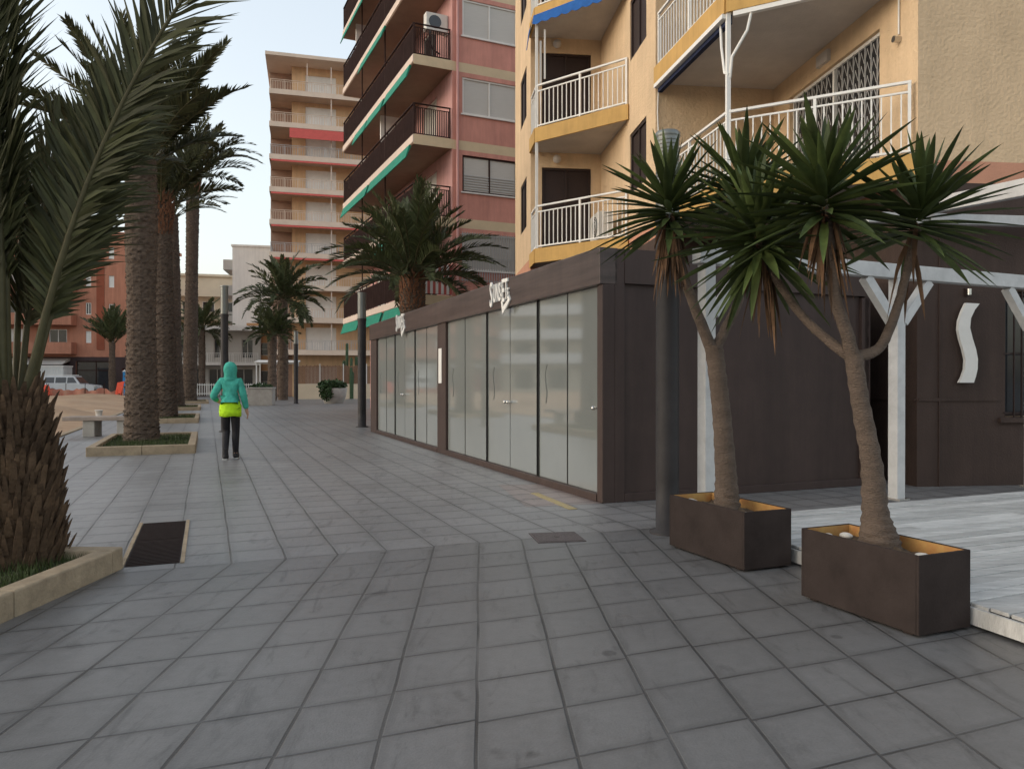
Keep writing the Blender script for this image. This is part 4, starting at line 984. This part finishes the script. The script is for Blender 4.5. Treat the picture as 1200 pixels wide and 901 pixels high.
palm('palm_tree', 'smaller palm just left of the wide palm before the tower', -16.6, 52.5, 4.6, .30, .28, 63, 40, 2.0, 26, .45, .085, (84, 0), (.5, 1.1), group='palms before the ochre tower', leafm='palm_leaf_far', rings=.12, nseg=14, N=7)
palm('palm_tree', 'far palm peeping out right of the fifth palm trunk, before the cream building', -28.2, 69, 6.0, .30, .28, 65, 40, 3.2, 26, .55, .11, (80, -10), (.7, 1.3), leafm='palm_leaf_far', rings=.14, nseg=14, N=7)
palm('palm_tree', 'small fan-crowned palm before the orange brick block', -33.2, 63, 4.6, .26, .24, 67, 40, 2.9, 24, .55, .11, (86, 38), (.2, .5), leafm='palm_leaf_far', rings=.14, nseg=14, N=7)

# ------------------------------------------------------------------ kerbed planting beds
def bed(x, y, rz, x0, x1, y0, y1, label, seed, blades, hgt=.165, kw=.14):
    rng = random.Random(seed); t = thing('planting_bed', label, 'planting bed', (x, y, 0), rz, 'kerbed palm beds')
    b = MB(); 
    def run(ax, lo, hi, fixed):
        n = max(1, round((hi - lo) / .95)); 
        for i in range(n):
            a0 = lo + (hi - lo) * i / n + .003; a1 = lo + (hi - lo) * (i + 1) / n - .003; z = hgt + rng.uniform(-.006, .006)
            if ax == 'x': b.box(a0, a1, fixed, fixed + kw, -.02, z)
            else: b.box(fixed, fixed + kw, a0, a1, -.02, z)
    run('x', x0, x1, y0); run('x', x0, x1, y1 - kw); run('y', y0 + kw, y1 - kw, x0); run('y', y0 + kw, y1 - kw, x1 - kw)
    b.build('kerb', 'kerb_stone', t, bevel=.012)
    b = MB(); n = 16; vs = []
    for j in range(n + 1):
        for i in range(n + 1): vs.append((x0 + kw + .004 + (x1 - x0 - 2 * kw - .008) * i / n, y0 + kw + .004 + (y1 - y0 - 2 * kw - .008) * j / n, hgt - .07 + rng.uniform(-.015, .015)))
    b.add(vs, [(j * (n + 1) + i, j * (n + 1) + i + 1, (j + 1) * (n + 1) + i + 1, (j + 1) * (n + 1) + i) for j in range(n) for i in range(n)], 0, True); b.build('soil', 'bed_soil', t)
    b = MB()
    for q in range(blades):
        px, py = rng.uniform(x0 + kw + .02, x1 - kw - .02), rng.uniform(y0 + kw + .02, y1 - kw - .02); a = rng.uniform(0, 6.28); h = rng.uniform(.03, .10); w = .005 if blades > 4000 else .009
        c, s = math.cos(a), math.sin(a); z = hgt - .08
        b.add([(px - c * w, py - s * w, z), (px + c * w, py + s * w, z), (px + s * h * .4, py - c * h * .4, z + h)], [(0, 1, 2)])
    o = b.build('grass', 'grass_blade', t); tag(o, kind='stuff')
    return t
bed(-2.90, 5.66, R(-2), -1.75, 0, -3.4, 0, 'kerbed grass bed round the nearest shaggy palm', 1, 9000)
for (px, py), lb, sd in (((166, 521), 'kerbed grass bed round the second palm near the bench', 2), ((194, 492), 'kerbed bed round the third palm of the row', 3), ((207, 479), 'kerbed bed round the fourth palm of the row', 4), ((222, 472), 'kerbed bed round the fifth palm of the row', 5)):
    g = G(px, py); bed(g.x, g.y, TH, -.75, 1.12, -2.55, 1.6, lb, sd, 5000 if sd == 2 else 1500)

# ------------------------------------------------------------------ greenery at the end of the promenade
def leaf_clump(mb, c, r, n, s, rng, flat=1.):
    for i in range(n):
        d = Vector((rng.gauss(0, 1), rng.gauss(0, 1), rng.gauss(0, 1) * flat)); d = d.normalized() * r * rng.uniform(.55, 1.08); p = Vector(c) + Vector((d.x, d.y, d.z * flat))
        u = Vector((rng.gauss(0, 1), rng.gauss(0, 1), rng.gauss(0, 1))).normalized(); v = u.orthogonal().normalized() * s * .5; u *= s
        mb.add([p - v * .3, p + u * .5 - v, p + u, p + u * .5 + v], [(0, 1, 2, 3)])
rng = random.Random(77)
t = thing('stone_planter', 'square grey concrete planter with low greenery right of the walker', 'planter', (-14.25, 43.2, 0), R(10))
b = MB(); b.box(-.66, .66, -.66, .66, 0, .93); b.box(-.70, .70, -.70, .70, .93, 1.02); b.build('box', 'concrete', t, bevel=.02)
b = MB(); leaf_clump(b, (0, 0, 1.06), .55, 500, .12, rng, .35); b.build('foliage', 'shrub_leaf', t)
t = thing('bush_planter', 'round concrete pot with dark bush spilling over its rim', 'planter', (-10.95, 46.6, 0), 0)
b = MB(); b.lathe([(.55, 0), (.72, .35), (.82, .95), (.74, .95), (.70, .85)], 20); b.build('pot', 'concrete', t)
b = MB(); leaf_clump(b, (-.1, 0, 1.1), .78, 1500, .16, rng, .45); leaf_clump(b, (-.25, -.65, .75), .42, 700, .14, rng, 1.2); b.build('foliage', 'shrub_leaf', t)
t = thing('garden_wall', 'low cream wall topped with brown reed fence before the tower', 'wall', (-16.4, 57.5, 0), R(12))
b = MB(); b.box(0, 7.2, 0, .25, 0, 1.15); b.build('base', 'cream_render', t)
b = MB()
for k in range(70): b.box(.05 + k * .1015, .14 + k * .1015, .08, .12, 1.16, 2.55 + rng.uniform(-.05, .05))
b.build('reed_fence', 'reed', t)
b = MB()
for k in range(5): b.box(k * 1.75, k * 1.75 + .07, .02, .075, 1.15, 2.7)
b.build('post', 'white_paint', t)
for i, (x, y, h, lb) in enumerate(((-12.9, 58.9, 4.3, 'tallest thin column cactus behind the reed fence'), (-11.9, 58.9, 3.9, 'second thin column cactus behind the reed fence, right of the tallest'), (-12.4, 58.6, 3.2, 'short clustered column cactus between the two tall ones'))):
    t = thing('column_cactus', lb, 'cactus', (x, y, 0), 0, 'column cacti behind the reed fence')
    b = MB()
    for q in range(3 if i < 2 else 5):
        ox, oy = rng.uniform(-.3, .3), rng.uniform(-.2, .2); hh = h * (1 if q == 0 else rng.uniform(.6, .85))
        b.tube([(ox, oy, -.02), (ox, oy, hh * .5), (ox + .02, oy, hh - .1), (ox + .02, oy, hh)], [.10, .11, .10, .03], 10, 0, fn=lambda i, j, a: 1 + .12 * (j % 2))
    b.build('stem', 'cactus', t)
t = thing('awning_frame', 'white tubular awning frame standing before the brown house', 'frame', (-20.6, 61, 0), R(12))
b = MB()
for x in (0, 1.5, 3.1):
    for y in (0, 2.5): b.box(x, x + .09, y, y + .09, 0, 2.7 + .2 * (y > 0))
for x in (0, 1.5, 3.1): b.bar((x + .045, -.3, 2.72), (x + .045, 2.6, 2.94), .08, .08)
b.bar((-.1, .045, 2.80), (3.3, .045, 2.80), .08, .1); b.bar((-.1, 2.545, 3.0), (3.3, 2.545, 3.0), .08, .1)
b.build('poles', 'white_paint', t)
b = MB(); b.hexa([(-.1, -.3, 2.86), (3.3, -.3, 2.86), (3.3, 2.6, 3.08), (-.1, 2.6, 3.08), (-.1, -.3, 2.9), (3.3, -.3, 2.9), (3.3, 2.6, 3.12), (-.1, 2.6, 3.12)]); b.build('roof', 'aged_white', t)
t = thing('picket_fence', 'white railing fence before the low pale house', 'fence', (-29.5, 68, 0), R(10))
b = MB()
for k in range(38): b.box(k * .2, k * .2 + .05, 0, .04, .05, 1.15)
b.box(-.02, 7.5, -.03, -.001, 1.0, 1.07); b.box(-.02, 7.5, -.03, -.001, .2, .27); b.build('pickets', 'white_paint', t)
defm('skin_tone', (.50, .30, .21), .6, .06)
defm('teal_cloth', (.065, .36, .285), .9, .22, 9, 1.0, 16, spec=.1)
defm('neon_cloth', (.46, .78, .02), .85, .15, 9, .8, 18)
defm('black_cloth', (.014, .013, .016), .7, .15, 10)
defm('shoe_grey', (.024, .023, .025), .7, .2, 12)
defm('sole_white', (.5, .5, .48), .7, .1)
defm('hair_brown', (.05, .025, .014), .7, .3, 20)
defm('tan_cloth', (.42, .21, .10), .85, .15, 10)
defm('car_silver', (.55, .56, .57), .3, .04, 2, spec=.6)
defm('tyre', (.02, .02, .02), .85, .1)
defm('tail_red', (.45, .03, .02), .3, .1)
defm('lamp_clear', (.7, .68, .6), .15, .05)
defm('barrier_red', (.46, .16, .11), .85, .25, 3, col2=(.40, .24, .17))
defm('barrel_orange', (.75, .10, .05), .6, .1)
defm('cabin_white', (.60, .60, .58), .6, .08, 2)
defm('toilet_blue', (.04, .26, .55), .5, .12, 3)

def skin(name, verts, edges, rad, m, parent, root=0, sub=2):
    me = bpy.data.meshes.new(name); me.from_pydata([tuple(v) for v in verts], edges, []); o = bpy.data.objects.new(name, me); COL.objects.link(o); o.parent = parent
    md = o.modifiers.new('skin', 'SKIN'); md.use_smooth_shade = True
    sv = me.skin_vertices[0].data
    for i, r in enumerate(rad): sv[i].radius = (r, r) if not isinstance(r, tuple) else r; sv[i].use_root = (i == root)
    s = o.modifiers.new('subdivision', 'SUBSURF'); s.levels = sub; s.render_levels = sub
    me.materials.append(MT[m]); return o

def person(label, x, y, rz, top_m, hem_m, leg_m, hood, s=1., arms='walk'):
    t = thing('person', label, 'person', (x, y, 0), rz); t.scale = (s, s, s)
    V = []; E = []; Rd = []
    def v(p, r, par=None):
        V.append(Vector(p)); Rd.append(r); i = len(V) - 1
        if par is not None: E.append((par, i))
        return i
    pel = v((0, 0, .95), .11); wa = v((0, .0, 1.10), .115, pel); ch = v((0, .02, 1.28), .135, wa); nb = v((0, .01, 1.43), .075, ch); nk = v((0, .015, 1.50), .052, nb)
    jw = v((0, .03, 1.575), .072, nk); sk = v((0, .018, 1.645), .090, jw); tp = v((0, .01, 1.70), .062, sk)
    ns = v((0, .125, 1.605), .012, sk)
    for sg in (-1, 1): v((sg * .098, .015, 1.61), .014, sk)
    J = {}
    for sg, kn, an in ((-1, (-.085, .09, .50), (-.075, -.09, .12)), (1, (.085, .05, .49), (.078, .08, .085))):
        hp = v((sg * .080, 0, .86), .080, pel); th = v(Vector((sg * .085, .02, .68)) , .072, hp); k = v(kn, .058, th); cf = v(Vector(kn).lerp(Vector(an), .35) + Vector((0, -.025, 0)), .055, k); a = v(an, .040, cf)
        hl = v((an[0], an[1] - .035, .045), .034, a); to = v((an[0] * 1.08, an[1] + .13, .03), .030, a); J['leg%d' % sg] = (hp, th, k, cf, a)
    for sg in (-1, 1):
        sh = v((sg * .165, .0, 1.40), .062, ch)
        if arms == 'walk' and sg == -1: el, wr = (-.285, -.10, 1.13), (-.235, .12, 1.06)
        else: el, wr = (sg * .235, -.05, 1.13), (sg * .275, .03, .885)
        e = v(el, .044, sh); w = v(wr, .030, e); d = (Vector(wr) - Vector(el)).normalized()
        pm = v(Vector(wr) + d * .06, .031, w); J['arm%d' % sg] = (sh, e, w)
        side = d.cross(Vector((sg, 0, 0))).normalized()
        for q, (off, ln) in enumerate(((-.028, .062), (-.010, .074), (.010, .070), (.028, .054))):
            f1 = v(Vector(wr) + d * .105 + side * off, .010, pm); f2 = v(V[f1] + d * ln * .6 + Vector((-sg * .012, 0, 0)), .0085, f1); v(V[f2] + d * ln * .4 + Vector((-sg * .016, 0, 0)), .007, f2)
        th = v(Vector(wr) + d * .05 + side * -.045 + Vector((-sg * .012, 0, 0)), .011, w); v(V[th] + d * .045 + Vector((-sg * .01, 0, 0)), .009, th)
    skin('body', V, E, Rd, 'skin_tone', t)
    # clothes follow the same joints, a little fuller
    def garment(name, idx, edges, add, m, extra=()):
        mp = {i: k for k, i in enumerate(idx)}; vs = [V[i] for i in idx]; rr = [Rd[i] + add for i in idx]; ee = [(mp[a], mp[b]) for a, b in edges]
        return skin(name, vs, ee, rr, m, t)
    l, r_ = J['leg-1'], J['leg1']
    garment('leggings', [pel] + list(l) + list(r_), [(pel, l[0]), (pel, r_[0])] + list(zip(l, l[1:])) + list(zip(r_, r_[1:])), .014, leg_m)
    al, ar = J['arm-1'], J['arm1']
    V2 = [V[wa], V[ch], V[nb]] + [V[i] for i in al] + [V[i] for i in ar] + [Vector((0, -.005, 1.09))]
    V2[5] = V2[5].lerp(V2[4], .08); V2[8] = V2[8].lerp(V2[7], .08)
    skin('jacket', V2, [(0, 1), (1, 2), (1, 3), (3, 4), (4, 5), (1, 6), (6, 7), (7, 8), (0, 9)], [.145, .165, .085, .082, .066, .052, .082, .066, .052, (.158, .15)], top_m, t)
    b = MB(); ring = 24; vs = []
    for z, rx, ry in ((.775, .188, .154), (.87, .194, .160), (.97, .190, .162), (1.05, .15, .13)):
        for j in range(ring):
            a = 6.2832 * j / ring; q = 1 + .02 * math.sin(5 * a + z * 20); vs.append((rx * q * math.cos(a), ry * q * math.sin(a), z + (.008 * math.sin(4 * a) if z < .8 else 0)))
    b.add(vs, [(i * ring + j, i * ring + (j + 1) % ring, (i + 1) * ring + (j + 1) % ring, (i + 1) * ring + j) for i in range(3) for j in range(ring)], 0, True); o = b.build('shirt_hem', hem_m, t)
    sm = o.modifiers.new('thick', 'SOLIDIFY'); sm.thickness = .006
    for k in ('leg-1', 'leg1'):
        a = V[J[k][4]]; b = MB(); b.ball((a.x * 1.03, a.y + .045, .052), .066, 14, 8, 0, (.80, 2.1, .98)); b.box(a.x * 1.03 - .042, a.x * 1.03 + .042, a.y - .075, a.y + .165, 0, .022, 1); b.tube([(a.x, a.y, .05), (a.x, a.y - .01, .20)], [.056, .052], 12, 0); b.build('shoe', ['shoe_grey', 'sole_white'], t, bevel=.006)
    if hood:
        b = MB(); vs = []; n = 20; rows = []
        for z, rx, ry, cy in ((1.43, .135, .115, .0), (1.49, .105, .105, .0), (1.55, .112, .118, -.005), (1.62, .122, .135, -.005), (1.69, .112, .125, -.005), (1.745, .075, .085, -.01), (1.765, .02, .03, -.01)):
            for j in range(n):
                a = 6.2832 * j / n; f = math.sin(a) ; opn = .78 if (f > .6 and 1.53 < z < 1.72) else 1.0
                vs.append((rx * math.cos(a), cy + ry * f * opn, z))
        b.add(vs, [(i * n + j, i * n + (j + 1) % n, (i + 1) * n + (j + 1) % n, (i + 1) * n + j) for i in range(6) for j in range(n) if not (i in (2, 3) and math.sin(6.2832 * (j + .5) / n) > .75)], 0, True)
        o = b.build('hood', top_m, t); sm = o.modifiers.new('thick', 'SOLIDIFY'); sm.thickness = .008; ss = o.modifiers.new('sub', 'SUBSURF'); ss.levels = 1; ss.render_levels = 2
    else:
        b = MB(); b.ball((0, -.012, 1.655), .115, 16, 10, 0, (.96, 1.0, 1.0)); b.ball((0, -.06, 1.57), .075, 12, 8, 0, (1.1, .6, 1.2)); b.build('hair', 'hair_brown', t)
    return t
g = G(270, 538)
person('walker seen from behind in teal hooded jacket, neon green hem and black leggings', g.x, g.y, R(12), 'teal_cloth', 'neon_cloth', 'black_cloth', True, .985)
# stone benches by the sand
def bench(x, y, rz, label):
    t = thing('stone_bench', label, 'bench', (x, y, 0), rz)
    b = MB(); b.box(-.95, .95, -.30, .30, .40, .50); b.build('seat', 'bench_stone', t, bevel=.015)
    for sx in (-.35, .45):
        b = MB(); b.box(sx - .14, sx + .14, -.24, .24, 0, .40); b.build('leg', 'concrete', t, bevel=.01)
bench(-10.25, 19.2, R(8), 'flat stone bench at the edge of the sand by the second palm')
# construction corner on the sand
t = thing('safety_net', 'sagging red safety netting fence across the sandy ground', 'barrier', (-36.5, 57, 0), R(6))
b = MB(); rng = random.Random(9); n = 60; vs = []
for i in range(n + 1):
    x = 7. * i / n; top = .80 + .10 * math.sin(i * .45) + .05 * math.sin(i * 1.3) + rng.uniform(-.02, .02) - .12 * abs(math.sin(i * math.pi / 12))
    vs += [(x, .12 * math.sin(i * .7), .02), (x, .12 * math.sin(i * .7) + .05, top), (x, .12 * math.sin(i * .7) + .07, top), (x, .12 * math.sin(i * .7) + .02, .02)]
b.add(vs, [(4 * i + q, 4 * i + 4 + q, 4 * i + 4 + (q + 1) % 4, 4 * i + (q + 1) % 4) for i in range(n) for q in range(4)]); b.build('net', 'barrier_red', t)
for k in range(6):
    b = MB(); b.tube([(k * 1.38 + .05, .0, 0), (k * 1.38 + .05, .03, 1.2)], .025, 8); b.build('stake', 'brown_rail', t)
t = thing('traffic_barrel', 'bright orange-red barrel standing beside the white cabin', 'barrel', (-34.8, 56.6, 0))
b = MB(); b.lathe([(.36, 0), (.36, .08), (.30, .1), (.28, .5), (.26, .95), (.2, 1.05), (.1, 1.08)], 18); b.build('drum', 'barrel_orange', t)
t = thing('barrier_board', 'red plastic barrier board leaning at the right end of the netting', 'barrier', (-29.9, 57.6, 0), R(6))
b = MB(); b.hexa([(-.25, 0, .3), (.25, 0, .5), (.25, .08, .5), (-.25, .08, .3), (-.1, .1, 1.25), (.4, .1, 1.35), (.4, .16, 1.35), (-.1, .16, 1.25)]); b.box(-.12, -.06, .0, .1, 0, .7); b.box(.14, .2, 0, .1, 0, .7); b.build('board', 'barrel_orange', t)
t = thing('site_cabin', 'white ribbed portable cabin on the sandy ground', 'cabin', (-41.4, 66, 0), R(8))
b = MB(); b.box(0, 2.2, 0, 1.8, .1, 2.6); 
for k in range(12): b.box(.06 + k * .18, .14 + k * .18, -.03, -.001, .15, 2.5)
b.build('body', 'cabin_white', t); b = MB(); b.box(-.06, 2.26, -.06, 1.86, 2.6, 2.72); b.build('roof', 'aged_white', t)
b = MB(); b.box(.2, .5, .2, 1.6, 0, .1); b.box(1.7, 2, .2, 1.6, 0, .1); b.build('skid', 'brown_rail', t)
t = thing('portable_toilet', 'blue portable toilet before the orange brick block', 'toilet cabin', (-35.0, 68.2, 0), R(8))
b = MB(); b.box(0, 1.1, 0, 1.1, 0, 2.2); b.build('body', 'toilet_blue', t, bevel=.03); b = MB(); b.box(.15, .95, -.04, -.002, .1, 2.0); d_ = b.build('door', 'toilet_blue', t); b = MB(); b.box(.82, .88, -.07, -.041, .95, 1.1); b.build('handle', 'steel', d_)
b = MB(); b.hexa([(-.04, -.04, 2.2), (1.14, -.04, 2.2), (1.14, 1.14, 2.2), (-.04, 1.14, 2.2), (.15, .15, 2.42), (.95, .15, 2.42), (.95, .95, 2.42), (.15, .95, 2.42)]); b.build('roof', 'cabin_white', t)
t = thing('white_bucket', 'small white bucket lying on the sand behind the bench', 'bucket', (-14.6, 26.8, .14)); t.scale = (.55, .55, .55)
b = MB(); b.lathe([(.17, 0), (.22, .36), (.235, .36), (.235, .40), (.19, .40), (.17, .06)], 16); b.build('pail', 'white_paint', t)
# silver SUV
t = thing('parked_car', 'silver off-road car parked before the orange brick block', 'car', (-38.4, 66.3, 0), R(6))
def cb_(pr, y0, y1, mi=0, ins=0.):
    n = len(pr); return [(x, y0, z) for x, z in pr] + [(x, y1, z) for x, z in pr], [tuple(range(n)), tuple(range(n, 2 * n))[::-1]] + [(i, n + i, n + (i + 1) % n, (i + 1) % n)[::1] for i in range(n)]
b = MB()
arch = lambda cx: [(cx + .40 * math.cos(a), .36 + .40 * math.sin(a)) for a in [math.pi - math.pi * k / 8 for k in range(9)]]
prof = [(-2.15, .42)] + arch(-1.3) + arch(1.3) + [(2.1, .42), (2.15, .75), (2.08, .98), (1.0, 1.10), (.98, 1.12), (-2.12, 1.12), (-2.2, .8)]
vs, fs = cb_(prof, -.86, .86); b.add(vs, fs)
cab = [(-2.1, 1.12), (.98, 1.12), (.42, 1.80), (-2.0, 1.84)]
b.add([(x, (-.85 if z < 1.5 else -.70), z) for x, z in cab] + [(x, (.85 if z < 1.5 else .70), z) for x, z in cab], [(0, 1, 2, 3), (7, 6, 5, 4), (0, 4, 5, 1), (1, 5, 6, 2), (2, 6, 7, 3), (3, 7, 4, 0)])
b.build('body', 'car_silver', t, bevel=.03)
def yw(z): return -(.85 - .15 * (z - 1.12) / .7) - .012
for x0, x1, x2, x3 in ((-1.95, -1.15, -1.15, -1.9), (-1.05, -.18, -.18, -1.05), (-.08, .72, .38, -.08)):
    for sy in (1, -1):
        b = MB(); q = [(x0, 1.2), (x1, 1.2), (x2, 1.68), (x3, 1.68)]; b.hexa([(x, sy * yw(z), z) for x, z in q][::sy] + [(x, sy * (yw(z) + .02), z) for x, z in q][::sy]); b.build('window', 'dark_glass', t)
b = MB(); b.hexa([(.93, -.74, 1.19), (.93, .74, 1.19), (.50, .62, 1.72), (.50, -.62, 1.72), (.97, -.74, 1.19), (.97, .74, 1.19), (.53, .62, 1.72), (.53, -.62, 1.72)]); b.build('windscreen', 'dark_glass', t)
for cx in (-1.3, 1.3):
    for sy in (-1, 1):
        b = MB(); b.tube([(cx, sy * .64, .36), (cx, sy * .66, .36), (cx, sy * .84, .36), (cx, sy * .86, .36)], [.30, .36, .36, .30], 22); w = b.build('wheel', 'tyre', t)
        b = MB(); b.tube([(cx, sy * .84, .36), (cx, sy * .872, .36)], .2, 16); b.build('rim', 'steel', w)
for sy in (-1, 1):
    b = MB(); b.box(2.10, 2.165, sy * .62 - .16, sy * .62 + .16, .76, .94); b.build('headlight', 'lamp_clear', t); b = MB(); b.box(-2.215, -2.15, sy * .74 - .08, sy * .74 + .08, .8, 1.08); b.build('tail_light', 'tail_red', t)
    b = MB(); b.bar((-1.8, sy * .6, 1.90), (.25, sy * .6, 1.87), .05, .05); b.build('roof_rail', 'aged_white', t)
b = MB(); b.box(2.1, 2.24, -.82, .82, .42, .62); b.box(-2.28, -2.12, -.82, .82, .42, .62); b.build('bumper', 'brown_rail', t)
# ------------------------------------------------------------------ light, camera
SUN_AZ, SUN_EL = R(-104), R(8)            # low sun, off to the left beyond the beach
w = bpy.data.worlds.new('World'); scene.world = w; w.use_nodes = True
nt = w.node_tree; bg = nt.nodes['Background']
sky = nt.nodes.new('ShaderNodeTexSky'); sky.sky_type = 'NISHITA'; sky.sun_disc = False
sky.sun_elevation = SUN_EL; sky.sun_rotation = SUN_AZ; sky.air_density = 1.0; sky.dust_density = 4.0; sky.ozone_density = 1.0; sky.altitude = 0
hs = nt.nodes.new('ShaderNodeHueSaturation'); hs.inputs['Saturation'].default_value = .7
nt.links.new(sky.outputs[0], hs.inputs['Color']); gm = nt.nodes.new('ShaderNodeGamma'); gm.inputs['Gamma'].default_value = .6
nt.links.new(hs.outputs[0], gm.inputs['Color']); nt.links.new(gm.outputs[0], bg.inputs['Color']); bg.inputs['Strength'].default_value = .15
sd = bpy.data.lights.new('sun', 'SUN'); sd.energy = .10; sd.angle = R(80); sd.color = (1, .90, .78)
so = bpy.data.objects.new('sun', sd); COL.objects.link(so)
dv = -Vector((math.sin(SUN_AZ) * math.cos(SUN_EL), math.cos(SUN_AZ) * math.cos(SUN_EL), math.sin(SUN_EL)))
so.rotation_euler = dv.to_track_quat('-Z', 'Y').to_euler(); so.location = (-30, 20, 30)
cd = bpy.data.cameras.new('camera'); cd.sensor_width = 36; cd.lens = F / 1200 * 36; cd.clip_end = 2000; cd.clip_start = .05
co = bpy.data.objects.new('camera', cd); COL.objects.link(co); co.location = (0, 0, CAMH)
co.rotation_euler = (R(90) - math.atan((450.5 - HZ) / F), 0, 0); scene.camera = co
vs_ = scene.view_settings; vs_.view_transform = 'Standard'; vs_.look = 'None'; vs_.gamma = 1; vs_.exposure = 2.3; vs_.use_curve_mapping = False
scene.render.filter_size = 2.2
scene.cycles.max_bounces = 6; scene.cycles.transparent_max_bounces = 6
